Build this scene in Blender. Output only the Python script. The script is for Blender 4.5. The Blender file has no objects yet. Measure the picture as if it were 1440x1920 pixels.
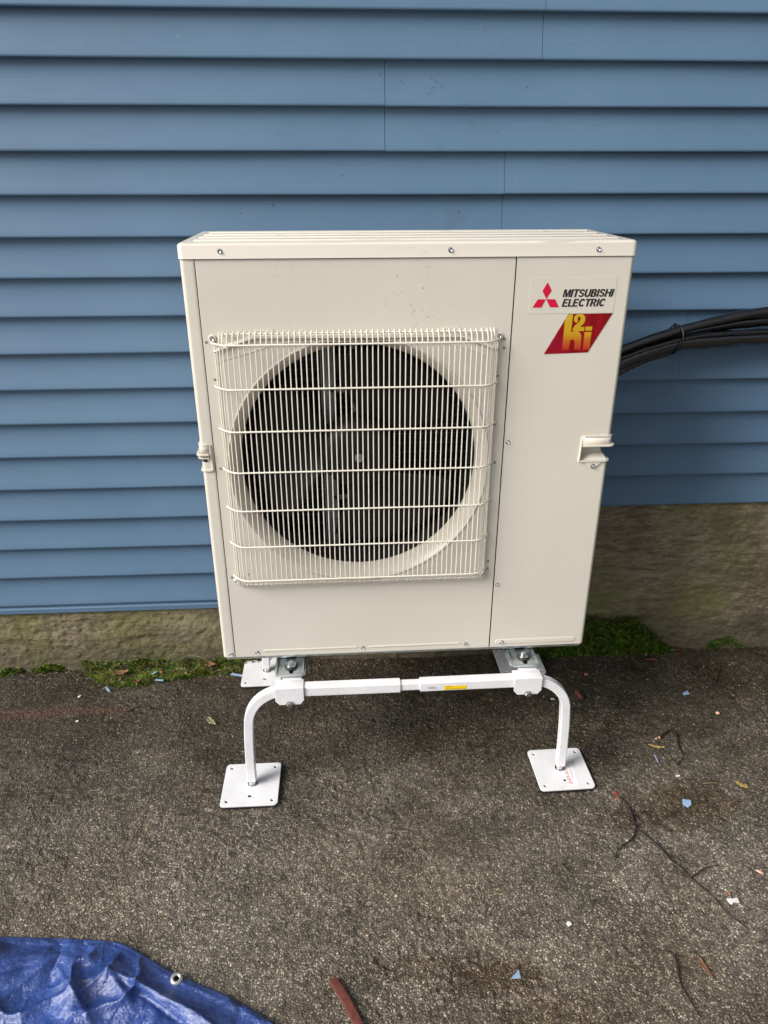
import bpy, bmesh, math, random
import numpy as np
from mathutils import Vector, Matrix
rnd = random.Random(7)
rng = np.random.default_rng(11)
R = math.radians
S = bpy.context.scene
COL = S.collection

# ---------------------------------------------------------------- camera, sky, sun, exposure
cam_d = bpy.data.cameras.new('camera')
cam = bpy.data.objects.new('camera', cam_d); COL.objects.link(cam)
yaw, pitch, roll = R(3.758), R(-24.857), R(-0.057)
fw = Vector((math.sin(yaw)*math.cos(pitch), math.cos(yaw)*math.cos(pitch), math.sin(pitch)))
rt = fw.cross(Vector((0, 0, 1))).normalized(); up = rt.cross(fw)
r2 = rt*math.cos(roll)+up*math.sin(roll); u2 = -rt*math.sin(roll)+up*math.cos(roll)
m = Matrix((r2, u2, -fw)).transposed().to_4x4(); m.translation = Vector((-0.1627, -1.5999, 1.5309))
cam.matrix_world = m
cam_d.sensor_fit = 'VERTICAL'; cam_d.sensor_height = 36.0; cam_d.sensor_width = 27.0
cam_d.lens = 1380.2/1920*36.0
cam_d.clip_start = 0.05; cam_d.clip_end = 500
S.camera = cam

SUN_EL, SUN_DIR = 44, Vector((1.0, 0.54, -0.80)).normalized()   # the way the light travels
W = bpy.data.worlds.new('World'); S.world = W; W.use_nodes = True
nt = W.node_tree; nt.nodes.clear()
sky = nt.nodes.new('ShaderNodeTexSky'); sky.sky_type = 'NISHITA'; sky.sun_disc = False
sky.sun_elevation = math.asin(-SUN_DIR.z)
sky.sun_rotation = math.atan2(-SUN_DIR.x, -SUN_DIR.y)
sky.air_density = 1.0; sky.dust_density = 4.0; sky.ozone_density = 1.0
hs = nt.nodes.new('ShaderNodeHueSaturation'); hs.inputs['Saturation'].default_value = 0.40
bg = nt.nodes.new('ShaderNodeBackground'); bg.inputs['Strength'].default_value = 0.085
wo = nt.nodes.new('ShaderNodeOutputWorld')
nt.links.new(sky.outputs[0], hs.inputs['Color']); nt.links.new(hs.outputs[0], bg.inputs[0]); nt.links.new(bg.outputs[0], wo.inputs[0])
sd = bpy.data.lights.new('sun', 'SUN'); sd.energy = 2.7; sd.angle = R(28); sd.color = (1.0, 0.965, 0.91)
sun = bpy.data.objects.new('sun', sd); COL.objects.link(sun)
sun.rotation_euler = SUN_DIR.to_track_quat('-Z', 'Y').to_euler()
vs = S.view_settings
vs.view_transform = 'Standard'; vs.look = 'None'; vs.gamma = 1.0; vs.use_curve_mapping = False
vs.exposure = 0.55
S.cycles.max_bounces = 6; S.cycles.diffuse_bounces = 4; S.cycles.transmission_bounces = 5

# ---------------------------------------------------------------- materials
class NT:
    def __init__(s, name):
        s.m = bpy.data.materials.new(name); s.m.use_nodes = True
        s.t = s.m.node_tree; s.b = s.t.nodes['Principled BSDF']
        s.tc = s.t.nodes.new('ShaderNodeTexCoord')
    def n(s, kind, **kw):
        nd = s.t.nodes.new('ShaderNode'+kind)
        for k, v in kw.items():
            if k.startswith('i_'):
                nd.inputs[k[2:].replace('_', ' ')].default_value = v
            else: setattr(nd, k, v)
        return nd
    def l(s, a, b): s.t.links.new(a, b); return s
    def coord(s, scale=(1, 1, 1), rot=(0, 0, 0), loc=(0, 0, 0)):
        mp = s.n('Mapping'); s.l(s.tc.outputs['Object'], mp.inputs[0])
        mp.inputs['Scale'].default_value = scale; mp.inputs['Rotation'].default_value = rot; mp.inputs['Location'].default_value = loc
        return mp.outputs[0]
    def noise(s, scale, detail=4, rough=.55, vec=None, dist=0.0):
        nd = s.n('TexNoise'); nd.inputs['Scale'].default_value = scale; nd.inputs['Detail'].default_value = detail
        nd.inputs['Roughness'].default_value = rough; nd.inputs['Distortion'].default_value = dist
        s.l(vec if vec is not None else s.tc.outputs['Object'], nd.inputs['Vector']); return nd.outputs[0]
    def ramp(s, fac, stops, interp='LINEAR'):
        nd = s.n('ValToRGB'); nd.color_ramp.interpolation = interp
        e = nd.color_ramp.elements
        while len(e) > 1: e.remove(e[-1])
        e[0].position = stops[0][0]; e[0].color = tuple(stops[0][1])+(1,) if len(stops[0][1]) == 3 else stops[0][1]
        for p, c in stops[1:]:
            q = e.new(p); q.color = tuple(c)+(1,) if len(c) == 3 else c
        s.l(fac, nd.inputs[0]); return nd.outputs[0]
    def g(s, fac, a, b, lo=0.0, hi=1.0):            # map range, clamped
        nd = s.n('MapRange'); s.l(fac, nd.inputs[0])
        nd.inputs[1].default_value = lo; nd.inputs[2].default_value = hi; nd.inputs[3].default_value = a; nd.inputs[4].default_value = b
        return nd.outputs[0]
    def mix(s, fac, a, b, mode='MIX'):
        nd = s.n('Mix', data_type='RGBA', blend_type=mode)
        for sock, v in ((nd.inputs[0], fac), (nd.inputs[6], a), (nd.inputs[7], b)):
            if hasattr(v, 'links'): s.l(v, sock)
            else: sock.default_value = v if not isinstance(v, tuple) or len(v) == 4 else v+(1,)
        return nd.outputs[2]
    def math(s, op, a, b=None):
        nd = s.n('Math', operation=op)
        for sock, v in ((nd.inputs[0], a), (nd.inputs[1], b)):
            if v is None: continue
            if hasattr(v, 'links'): s.l(v, sock)
            else: sock.default_value = v
        return nd.outputs[0]
    def bump(s, h, strength=.3, dist=.001, prev=None):
        nd = s.n('Bump'); nd.inputs['Strength'].default_value = strength; nd.inputs['Distance'].default_value = dist
        s.l(h, nd.inputs['Height'])
        if prev is not None: s.l(prev, nd.inputs['Normal'])
        return nd.outputs[0]
    def out(s, color=None, rough=None, normal=None, metal=None, spec=None, coat=None):
        for k, v in (('Base Color', color), ('Roughness', rough), ('Normal', normal), ('Metallic', metal), ('Specular IOR Level', spec), ('Coat Weight', coat)):
            if v is None: continue
            if hasattr(v, 'links'): s.l(v, s.b.inputs[k])
            else: s.b.inputs[k].default_value = v+(1,) if isinstance(v, tuple) and len(v) == 3 else v
        return s.m

def simple(name, col, rough=.5, metal=0.0, var=.12, vscale=30, bump=0.0, bscale=300, spec=None, coat=None):
    s = NT(name)
    f = s.noise(vscale, 5)
    dark = tuple(c*(1-var) for c in col); lite = tuple(min(1, c*(1+var*.7)) for c in col)
    c = s.mix(s.g(f, 0, 1, .3, .7), dark, lite)
    nrm = s.bump(s.noise(bscale, 3), bump, .0006) if bump else None
    r = s.g(s.noise(vscale*1.7, 4), rough*.85, min(1, rough*1.15), .3, .7)
    return s.out(c, r, nrm, metal, spec, coat)

def mat_siding():
    s = NT('blue_vinyl')
    big = s.noise(1.3, 3)
    c = s.mix(s.g(big, 0, 1, .35, .65), (0.084, 0.153, 0.243), (0.100, 0.176, 0.270))
    gv = s.coord((7, 7, 260), loc=(3, 0, 1))
    grain = s.noise(1.0, 5, .62, gv, .6)
    c = s.mix(s.math('MULTIPLY', s.g(grain, 1, 0, .3, .5), .14), c, (0.075, 0.125, 0.20))
    sm = s.noise(9, 3); c = s.mix(s.math('MULTIPLY', s.g(sm, 0, 1, .62, .75), .35), c, (0.085, 0.13, 0.17))
    n = s.bump(grain, .38, .0010)
    n = s.bump(s.noise(3.2, 2), .4, .006, n)
    return s.out(c, s.g(s.noise(14, 4), .38, .52, .3, .7), n, spec=.30)

def mat_concrete():
    s = NT('mossy_mortar')
    sv = s.coord((16, 16, 62))
    str1 = s.noise(1.0, 8, .68, sv, .5)
    a = s.mix(s.g(str1, 0, 1, .32, .66), (0.100, 0.082, 0.050), (0.310, 0.262, 0.165))
    br_ = s.noise(1.0, 5, .6, s.coord((34, 34, 150), rot=(0, .12, 0)), .7)
    a = s.mix(s.math('MULTIPLY', s.g(br_, 1, 0, .34, .47), .62), a, (0.040, 0.031, 0.016))
    a = s.mix(s.math('MULTIPLY', s.g(br_, 0, 1, .56, .70), .50), a, (0.36, 0.315, 0.205))
    green = s.noise(3.1, 5, .6)
    a = s.mix(s.math('MULTIPLY', s.g(green, 0, 1, .46, .62), .62), a, (0.150, 0.150, 0.038))
    brown = s.noise(4.4, 5, .6, s.coord((1, 1, 1), loc=(5, 2, 9)))
    a = s.mix(s.math('MULTIPLY', s.g(brown, 0, 1, .52, .66), .55), a, (0.048, 0.032, 0.020))
    a = s.mix(s.math('MULTIPLY', s.g(s.noise(1.9, 5, .6, s.coord((1, 1, 1), loc=(1, 8, 3))), 0, 1, .5, .66), .6), a, (0.30, 0.262, 0.175))
    fine = s.noise(260, 4, .7)
    a = s.mix(s.math('MULTIPLY', s.g(s.noise(95, 5, .7), 0, 1, .5, .68), .45), a, (0.21, 0.185, 0.115))
    a = s.mix(s.math('MULTIPLY', s.g(fine, 0, 1, .6, .72), .6), a, (0.34, 0.30, 0.21))
    a = s.mix(s.math('MULTIPLY', s.g(fine, 1, 0, .28, .42), .5), a, (0.02, 0.016, 0.01))
    gm = s.n('SeparateXYZ'); s.l(s.tc.outputs['Object'], gm.inputs[0])
    low = s.g(gm.outputs[2], .75, 0, .0, .16)                      # damp, soiled foot of the wall
    a = s.mix(low, a, (0.030, 0.023, 0.013))
    n = s.bump(str1, .5, .004); n = s.bump(br_, .9, .004, n); n = s.bump(s.noise(110, 5, .7), .8, .004, n); n = s.bump(fine, .8, .002, n)
    n = s.bump(s.noise(1.0, 5, .6, s.coord((30, 30, 240), rot=(0, .25, 0)), .8), .6, .002, n)
    return s.out(a, .88, n)

def mat_asphalt():
    s = NT('wet_asphalt')
    vw = s.coord((1, 1, 1))
    def vor(scale, loc):
        v = s.n('TexVoronoi', feature='F1'); v.inputs['Scale'].default_value = scale
        s.l(s.coord((1, 1, 1), loc=loc), v.inputs['Vector']); return v
    v1 = vor(230, (0, 0, 0)); v2 = vor(420, (1.3, .2, .4)); v3 = vor(120, (.7, 2.2, .1))
    sp = s.n('SeparateColor'); s.l(v1.outputs['Color'], sp.inputs[0])
    sp2 = s.n('SeparateColor'); s.l(v2.outputs['Color'], sp2.inputs[0])
    sp3 = s.n('SeparateColor'); s.l(v3.outputs['Color'], sp3.inputs[0])
    base = s.mix(s.g(s.noise(2.0, 5), 0, 1, .35, .65), (0.058, 0.050, 0.040), (0.098, 0.084, 0.066))
    st1 = s.ramp(sp.outputs[0], [(0, (.034, .029, .023)), (.30, (.075, .064, .050)), (.55, (.150, .130, .102)), (.78, (.25, .22, .175)), (.92, (.38, .345, .29)), (1, (.60, .56, .48))])
    in1 = s.g(v1.outputs['Distance'], 1, 0, .30, .55)
    c = s.mix(in1, base, st1)
    st2 = s.ramp(sp2.outputs[0], [(0, (.028, .024, .019)), (.5, (.095, .081, .063)), (.8, (.25, .22, .18)), (1, (.52, .47, .40))])
    in2 = s.math('MULTIPLY', s.g(v2.outputs['Distance'], 1, 0, .3, .5), s.g(sp2.outputs[1], 0, 1, .45, .5))
    c = s.mix(in2, c, st2)
    # a few larger pale stones
    in3 = s.math('MULTIPLY', s.g(v3.outputs['Distance'], 1, 0, .24, .34), s.g(sp3.outputs[0], 0, 1, .975, .978))
    c = s.mix(in3, c, s.mix(sp3.outputs[1], (.34, .27, .20), (.50, .48, .45)))
    # clumps, pits and broad patches
    c = s.mix(1.0, c, s.ramp(s.noise(48, 4, .6), [(.30, (.55, .55, .55)), (.52, (1.18, 1.17, 1.15)), (.72, (1.55, 1.53, 1.48))]), 'MULTIPLY')
    c = s.mix(1.0, c, s.ramp(s.noise(9, 5, .62, s.coord((1, 1, 1), loc=(3, 3, 1))), [(.30, (.58, .56, .52)), (.55, (1.05, 1.04, 1.02)), (.75, (1.34, 1.33, 1.30))]), 'MULTIPLY')
    c = s.mix(1.0, c, s.ramp(s.noise(2.3, 4, .55, s.coord((1, 1, 1), loc=(8, 5, 1))), [(.35, (.74, .71, .64)), (.6, (1.18, 1.19, 1.21))]), 'MULTIPLY')
    t = s.noise(1.7, 5, .6, s.coord((1, 1, 1), loc=(2, 7, 0)))
    c = s.mix(s.math('MULTIPLY', s.g(t, 0, 1, .42, .68), .45), c, s.mix(1.0, c, (1.0, .86, .66), 'MULTIPLY'))
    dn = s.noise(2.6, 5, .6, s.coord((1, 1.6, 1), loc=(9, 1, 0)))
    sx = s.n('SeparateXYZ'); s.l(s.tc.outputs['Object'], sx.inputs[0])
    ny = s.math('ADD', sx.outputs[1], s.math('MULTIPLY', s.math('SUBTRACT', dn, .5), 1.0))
    damp = s.g(ny, 0, 1, -.34, .16)                                 # the strip along the wall never dries, plus painted shade under the unit
    c = s.mix(s.math('MULTIPLY', damp, .72), c, s.mix(1.0, c, (.20, .18, .16), 'MULTIPLY'))  # darkens for wetness and for the unit's shade, both put into the colour
    # explicit wet stains
    wet = None
    for (x, y, rx, ry, k) in ((.13, -.63, .12, .045, .9), (.735, -.205, .16, .085, .85), (.02, -.60, .17, .03, .6), (.56, -.24, .07, .05, .6), (.25, -.72, .14, .05, .6)):
        px = s.math('MULTIPLY', s.math('SUBTRACT', sx.outputs[0], x), 1/rx)
        py = s.math('MULTIPLY', s.math('SUBTRACT', sx.outputs[1], y), 1/ry)
        d = s.math('ADD', s.math('MULTIPLY', px, px), s.math('MULTIPLY', py, py))
        d = s.math('ADD', d, s.math('MULTIPLY', s.math('SUBTRACT', s.noise(22, 4, .6), .5), 3.2))
        mk = s.math('MULTIPLY', s.g(d, 1, 0, .2, 1.4), k)
        wet = mk if wet is None else s.math('MAXIMUM', wet, mk)
    c = s.mix(wet, c, s.mix(1.0, c, (.50, .42, .31), 'MULTIPLY'))
    # faint red chalk rubbed into the surface
    for (x, y, rx, ry) in ((-.94, .283, .13, .018), (-1.15, .28, .16, .03)):
        px = s.math('MULTIPLY', s.math('SUBTRACT', sx.outputs[0], x), 1/rx)
        py = s.math('MULTIPLY', s.math('SUBTRACT', sx.outputs[1], y), 1/ry)
        d = s.math('ADD', s.math('ADD', s.math('MULTIPLY', px, px), s.math('MULTIPLY', py, py)), s.math('MULTIPLY', s.noise(60, 4), .9))
        c = s.mix(s.math('MULTIPLY', s.g(d, 1, 0, .4, 1.6), .22), c, (.20, .055, .04))
    mv = s.n('Math', operation='MULTIPLY')
    h = s.math('ADD', s.math('MULTIPLY', s.g(v1.outputs['Distance'], 1, 0, 0, .7), s.g(sp.outputs[1], .3, 1)), s.math('MULTIPLY', s.g(v2.outputs['Distance'], 1, 0, 0, .6), .4))
    n = s.bump(s.noise(60, 4), .5, .003)
    n = s.bump(h, .9, .0022, n)
    r = s.g(s.noise(5, 5, .6, s.coord((1, 1, 1), loc=(4, 4, 4))), .30, .62, .38, .62)
    r = s.math('MULTIPLY', r, s.g(wet, 1, .30))
    return s.out(c, r, n, spec=.5)

def mat_tarp():
    s = NT('blue_poly_tarp')
    wv = s.n('TexWave', wave_type='BANDS', bands_direction='X'); wv.inputs['Scale'].default_value = 190; s.l(s.coord((1, 1, 1), rot=(0, 0, .5)), wv.inputs[0])
    wv2 = s.n('TexWave', wave_type='BANDS', bands_direction='Y'); wv2.inputs['Scale'].default_value = 190; s.l(s.coord((1, 1, 1), rot=(0, 0, .5)), wv2.inputs[0])
    wb = s.math('MULTIPLY', wv.outputs[1], wv2.outputs[1])
    c = s.mix(s.g(s.noise(7, 6, .6), 0, 1, .35, .65), (0.024, 0.052, 0.200), (0.038, 0.092, 0.33))
    c = s.mix(s.math('MULTIPLY', wb, .35), c, (0.07, 0.12, 0.40))
    c = s.mix(s.g(s.noise(170, 3, .6), 0, .3, .70, .78), c, (0.25, 0.24, 0.26))
    wp = s.n('Mix', data_type='RGBA'); s.l(s.tc.outputs['Object'], wp.inputs[6]); wp.inputs[0].default_value = .12
    nz = s.n('TexNoise'); nz.inputs['Scale'].default_value = 7; s.l(s.tc.outputs['Object'], nz.inputs[0]); s.l(nz.outputs[1], wp.inputs[7])
    va = s.n('TexVoronoi', feature='DISTANCE_TO_EDGE'); va.inputs['Scale'].default_value = 13; s.l(wp.outputs[2], va.inputs[0])
    vb = s.n('TexVoronoi', feature='F1'); vb.inputs['Scale'].default_value = 34; s.l(wp.outputs[2], vb.inputs[0])
    n = s.bump(s.g(va.outputs[0], 0, 1, 0, .6), .35, .016)
    rg_ = s.noise(6, 2, .5, None, .6); n = s.bump(s.math('ABSOLUTE', s.math('SUBTRACT', rg_, .5)), .7, .06, n)
    n = s.bump(s.noise(16, 5, .6, None, .3), .6, .012, n); n = s.bump(s.noise(90, 4, .65), .9, .003, n); n = s.bump(wb, .35, .0007, n)
    return s.out(c, s.g(s.noise(28, 4), .10, .30, .35, .65), n, spec=.9)

def mat_cream():
    s = NT('cream_paint')
    c = s.mix(s.g(s.noise(3, 4), 0, 1, .35, .65), (0.605, 0.570, 0.495), (0.635, 0.600, 0.525))
    st_ = s.noise(1.0, 4, .6, s.coord((70, 70, 2.2)))
    c = s.mix(s.math('MULTIPLY', s.g(st_, 0, 1, .52, .72), .08), c, (0.50, 0.46, 0.385))
    c = s.mix(s.math('MULTIPLY', s.g(s.noise(420, 2), 0, 1, .70, .76), .35), c, (0.36, 0.32, 0.26))
    n = s.bump(s.noise(900, 2), .10, .0003)
    n = s.bump(s.noise(3.5, 2), .30, .006, n)
    return s.out(c, s.g(s.noise(8, 4), .30, .42, .3, .7), n, spec=.5)

def mat_lid():
    s = NT('cream_paint_weathered')
    dirt = s.noise(1.0, 6, .65, s.coord((5, 60, 10)), .7)
    c = s.mix(s.math('MULTIPLY', s.g(dirt, 0, 1, .55, .66), .55), (0.66, 0.62, 0.54), (0.36, 0.34, 0.32))
    sx = s.n('SeparateXYZ'); s.l(s.tc.outputs['Object'], sx.inputs[0])
    c = s.mix(s.g(sx.outputs[2], 1, 0, -.0055, -.003), c, (0.66, 0.62, 0.54))
    return s.out(c, s.g(s.noise(3, 2), .28, .36, .3, .7), s.bump(s.noise(700, 2), .1, .0003), spec=.5)

def mat_logo_grad():
    s = NT('gold_fade_print')
    sx = s.n('SeparateXYZ'); s.l(s.tc.outputs['Object'], sx.inputs[0])
    c = s.ramp(s.g(sx.outputs[1], 0, 1, 1.168, 1.25), [(0, (.42, .008, .012)), (.28, (.46, .12, .012)), (.5, (.55, .31, .015)), (.75, (.52, .34, .012)), (1, (.58, .40, .02))])
    return s.out(c, .25)

def mat_red_print():
    s = NT('crimson_print')
    wv = s.n('TexGradient'); 
    f = s.noise(9, 2, .4, s.coord((3, .6, 1)))
    c = s.ramp(f, [(.3, (.13, .001, .003)), (.5, (.24, .002, .006)), (.68, (.30, .002, .030))])
    return s.out(c, .22)

def mat_grass(name, a, b, cc):
    s = NT(name)
    v = s.n('TexVoronoi'); v.inputs['Scale'].default_value = 120; s.l(s.tc.outputs['Object'], v.inputs['Vector'])
    sp = s.n('SeparateColor'); s.l(v.outputs['Color'], sp.inputs[0])
    c = s.ramp(sp.outputs[0], [(0, a), (.5, b), (1, cc)])
    c = s.mix(s.g(s.noise(14, 3), 0, .8, .4, .6), c, s.mix(1.0, c, (.85, .62, .5), 'MULTIPLY'))
    s.b.inputs['Subsurface Weight'].default_value = 0.0
    return s.out(c, .6, spec=.4)

def mat_white():
    s = NT('white_powder_coat')
    c = s.mix(s.g(s.noise(12, 5), 0, 1, .35, .65), (.70, .70, .72), (.78, .78, .80))
    c = s.mix(s.math('MULTIPLY', s.g(s.noise(55, 5, .7), 0, 1, .62, .70), .45), c, (.40, .39, .37))
    c = s.mix(s.g(s.noise(210, 2), 0, .8, .735, .76), c, (.16, .14, .12))
    return s.out(c, s.g(s.noise(30, 3), .28, .42, .3, .7), s.bump(s.noise(600, 2), .12, .0006))

M = dict(
    siding=mat_siding(), concrete=mat_concrete(), asphalt=mat_asphalt(), tarp=mat_tarp(), cream=mat_cream(), lid=mat_lid(),
    wire=simple('cream_coated_wire', (.74, .70, .61), .35, var=.05),
    shroud=simple('cream_pressed_steel', (.60, .562, .483), .25, var=.03, vscale=4),
    white=mat_white(),
    zinc=simple('galvanized_steel', (.55, .60, .60), .36, .85, var=.25, vscale=40, bump=.1),
    screw=simple('bright_zinc', (.62, .64, .66), .28, 1.0, var=.15, vscale=300),
    rubber=simple('black_rubber', (.014, .014, .015), .6),
    black=simple('black_plastic', (.010, .010, .011), .42),
    fan=simple('dark_grey_plastic', (.009, .0095, .011), .5, var=.15, spec=.25),
    hole=simple('dark_hole', (.003, .003, .003), .9, spec=.05),
    coil=simple('dark_blue_fins', (.004, .006, .012), .5),
    tube=simple('dull_copper_rows', (.06, .10, .17), .4, .3),
    post=simple('grey_bracket_steel', (.45, .48, .50), .42, .2, var=.2),
    wrap=simple('black_pipe_wrap', (.007, .007, .008), .17, var=.3, vscale=60, bump=1.0, bscale=60, spec=1.0),
    ink=simple('black_ink', (.012, .012, .016), .35), red=simple('red_ink', (.58, .006, .045), .3, var=.03),
    goldp=mat_logo_grad(), redp=mat_red_print(),
    decal=simple('clear_cream_decal', (.625, .590, .514), .24, var=0.0),
    yellow=simple('yellow_label', (.85, .60, .005), .4, var=.03), pink=simple('faded_red_ink', (.62, .16, .18), .5),
    paper=simple('white_label', (.86, .85, .85), .4, var=.02),
    moss=mat_grass('bright_moss', (.022, .060, .004), (.085, .165, .010), (.26, .32, .030)),
    dmoss=mat_grass('dark_moss', (.016, .050, .004), (.056, .135, .008), (.17, .25, .02)),
    soil=simple('mossy_soil', (.035, .038, .012), .9, var=.4, vscale=60, bump=.6, bscale=150),
    twig=simple('dark_bark', (.018, .011, .009), .55, var=.4, vscale=80, bump=.5),
    twigr=simple('reddish_bark', (.10, .038, .022), .6, var=.4, vscale=80, bump=.5),
    straw=simple('pale_straw', (.34, .25, .12), .6, var=.2), leafy=simple('yellow_leaf', (.36, .27, .09), .5, var=.25, vscale=90),
    leafb=simple('brown_leaf', (.20, .105, .055), .5, var=.35, vscale=90), leafg=simple('grey_green_leaf', (.24, .25, .13), .6, var=.25, vscale=90),
    bluech=simple('cut_vinyl_blue', (.27, .39, .56), .4, var=.08), whitech=simple('white_plastic_chip', (.74, .73, .70), .45, var=.08),
    orange=simple('orange_chip', (.34, .11, .05), .5, var=.2), peach=simple('peach_pebble', (.60, .33, .24), .3, var=.2),
    rust=simple('rusty_bark', (.11, .028, .014), .7, var=.4, vscale=120, bump=.8, bscale=150),
    redwood=simple('red_stained_wood', (.13, .036, .026), .55, var=.35, vscale=60, bump=.8, bscale=220),
    redpl=simple('red_plastic', (.50, .03, .03), .4), teal=simple('teal_plastic', (.16, .42, .40), .4),
    grommet=simple('pale_aluminium', (.62, .62, .58), .38, .7), grass=simple('grass_blade', (.16, .17, .04), .55, var=.3),
)
def mat_water():
    s = NT('water_drop'); s.b.inputs['Transmission Weight'].default_value = 1.0; s.b.inputs['IOR'].default_value = 1.33
    return s.out((1.0, 1.0, 1.0), .02)
M['water'] = mat_water()

# ---------------------------------------------------------------- helpers
def link(o, parent=None):
    COL.objects.link(o)
    if parent: o.parent = parent
    return o
def tag(o, label=None, cat=None, group=None, kind=None):
    if label: o['label'] = label
    if cat: o['category'] = cat
    if group: o['group'] = group
    if kind: o['kind'] = kind
    return o
def empty(name, loc=(0, 0, 0), rz=0):
    o = bpy.data.objects.new(name, None); o.location = loc; o.rotation_euler = (0, 0, rz); o.empty_display_size = .05
    return link(o)
def mesh_obj(name, verts, faces, mat, parent=None, smooth=False, loc=None, auto=None):
    me = bpy.data.meshes.new(name); me.from_pydata([tuple(v) for v in verts], [], faces); me.update()
    me.materials.append(mat)
    if smooth: me.shade_smooth()
    if auto is not None: me.shade_smooth(); me.set_sharp_from_angle(angle=R(auto))
    o = bpy.data.objects.new(name, me)
    if loc: o.location = loc
    return link(o, parent)
def from_bm(name, bm, mat, parent=None, auto=35):
    bmesh.ops.recalc_face_normals(bm, faces=bm.faces)
    me = bpy.data.meshes.new(name); bm.to_mesh(me); bm.free(); me.materials.append(mat)
    me.shade_smooth(); me.set_sharp_from_angle(angle=R(auto))
    return link(bpy.data.objects.new(name, me), parent)
def add_box(bm, c, s, bev=0.0, seg=2, rot=None):
    r = bmesh.ops.create_cube(bm, size=1.0); vs_ = r['verts']
    for v in vs_: v.co = Vector((v.co.x*s[0], v.co.y*s[1], v.co.z*s[2]))
    if bev:
        ed = list({e for v in vs_ for e in v.link_edges})
        b = bmesh.ops.bevel(bm, geom=ed, offset=bev, segments=seg, affect='EDGES', profile=.5)
        vs_ = list({v for f in b['faces'] for v in f.verts} | {v for v in vs_ if v.is_valid})
    for v in vs_:
        if rot is not None: v.co = rot @ v.co
        v.co += Vector(c)
def box(name, c, s, mat, parent=None, bev=0.0, rot=None):
    bm = bmesh.new(); add_box(bm, c, s, bev, 2, rot); return from_bm(name, bm, mat, parent)
def add_tube(bm, pts, rad, n=8, sq=None, caps=True):
    """sweep a circle (or a rounded square: sq = half side) along pts; rad may be a list"""
    pts = [Vector(p) for p in pts]; rings = []
    t0 = (pts[1]-pts[0]).normalized()
    a = Vector((0, 0, 1)) if abs(t0.z) < .9 else Vector((0, 1, 0))
    u = t0.cross(a).normalized(); prev = t0
    for i, p in enumerate(pts):
        t = ((pts[min(i+1, len(pts)-1)]-pts[max(i-1, 0)])).normalized()
        ax = prev.cross(t)
        if ax.length > 1e-6: u = Matrix.Rotation(prev.angle(t), 3, ax.normalized()) @ u
        prev = t; u = (u-t*u.dot(t)).normalized(); w = t.cross(u)
        ring = []
        if sq:
            h, c = sq, sq*.22
            prof = [(h, -h+c), (h, h-c), (h-c*.3, h-c*.3), (h-c, h), (-h+c, h), (-h+c*.3, h-c*.3), (-h, h-c), (-h, -h+c), (-h+c*.3, -h+c*.3), (-h+c, -h), (h-c, -h), (h-c*.3, -h+c*.3)]
            for x, y in prof: ring.append(bm.verts.new(p+u*x+w*y))
        else:
            rr = rad[i] if isinstance(rad, (list, tuple)) else rad
            for k in range(n):
                an = 2*math.pi*k/n; ring.append(bm.verts.new(p+u*math.cos(an)*rr+w*math.sin(an)*rr))
        rings.append(ring)
    for a_, b_ in zip(rings, rings[1:]):
        for k in range(len(a_)): bm.faces.new((a_[k], a_[(k+1) % len(a_)], b_[(k+1) % len(a_)], b_[k]))
    if caps: bm.faces.new(rings[0][::-1]); bm.faces.new(rings[-1])
def tube(name, pts, rad, mat, parent=None, n=8, sq=None, auto=40):
    if sq: auto = 14
    bm = bmesh.new(); add_tube(bm, pts, rad, n, sq); return from_bm(name, bm, mat, parent, auto)
def lathe(name, prof, mat, parent=None, n=48, axis='y', loc=(0, 0, 0), auto=40, close=False):
    vs_, fs = [], []
    for (r_, h) in prof:
        for k in range(n):
            a = 2*math.pi*k/n
            vs_.append((r_*math.cos(a), h, r_*math.sin(a)) if axis == 'y' else (r_*math.cos(a), r_*math.sin(a), h))
    for i in range(len(prof)-1):
        for k in range(n): fs.append((i*n+k, i*n+(k+1) % n, (i+1)*n+(k+1) % n, (i+1)*n+k))
    if close: fs.append(tuple(range(n))); fs.append(tuple((len(prof)-1)*n+k for k in range(n))[::-1])
    o = mesh_obj(name, vs_, fs, mat, parent, auto=auto); o.location = loc
    bm = bmesh.new(); bm.from_mesh(o.data); bmesh.ops.remove_doubles(bm, verts=bm.verts, dist=1e-6); bmesh.ops.recalc_face_normals(bm, faces=bm.faces); bm.to_mesh(o.data); bm.free()
    return o
def curve_mesh(cu, name):
    o = bpy.data.objects.new('tmp', cu); COL.objects.link(o)
    dg = bpy.context.evaluated_depsgraph_get(); dg.update()
    me = bpy.data.meshes.new_from_object(o.evaluated_get(dg)); me.name = name
    bpy.data.objects.remove(o); bpy.data.curves.remove(cu); return me
FRONT = Matrix(((1, 0, 0, 0), (0, 0, -1, 0), (0, 1, 0, 0), (0, 0, 0, 1)))   # (x, y, z) -> (x, -z, y): sheet facing the camera side
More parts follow.
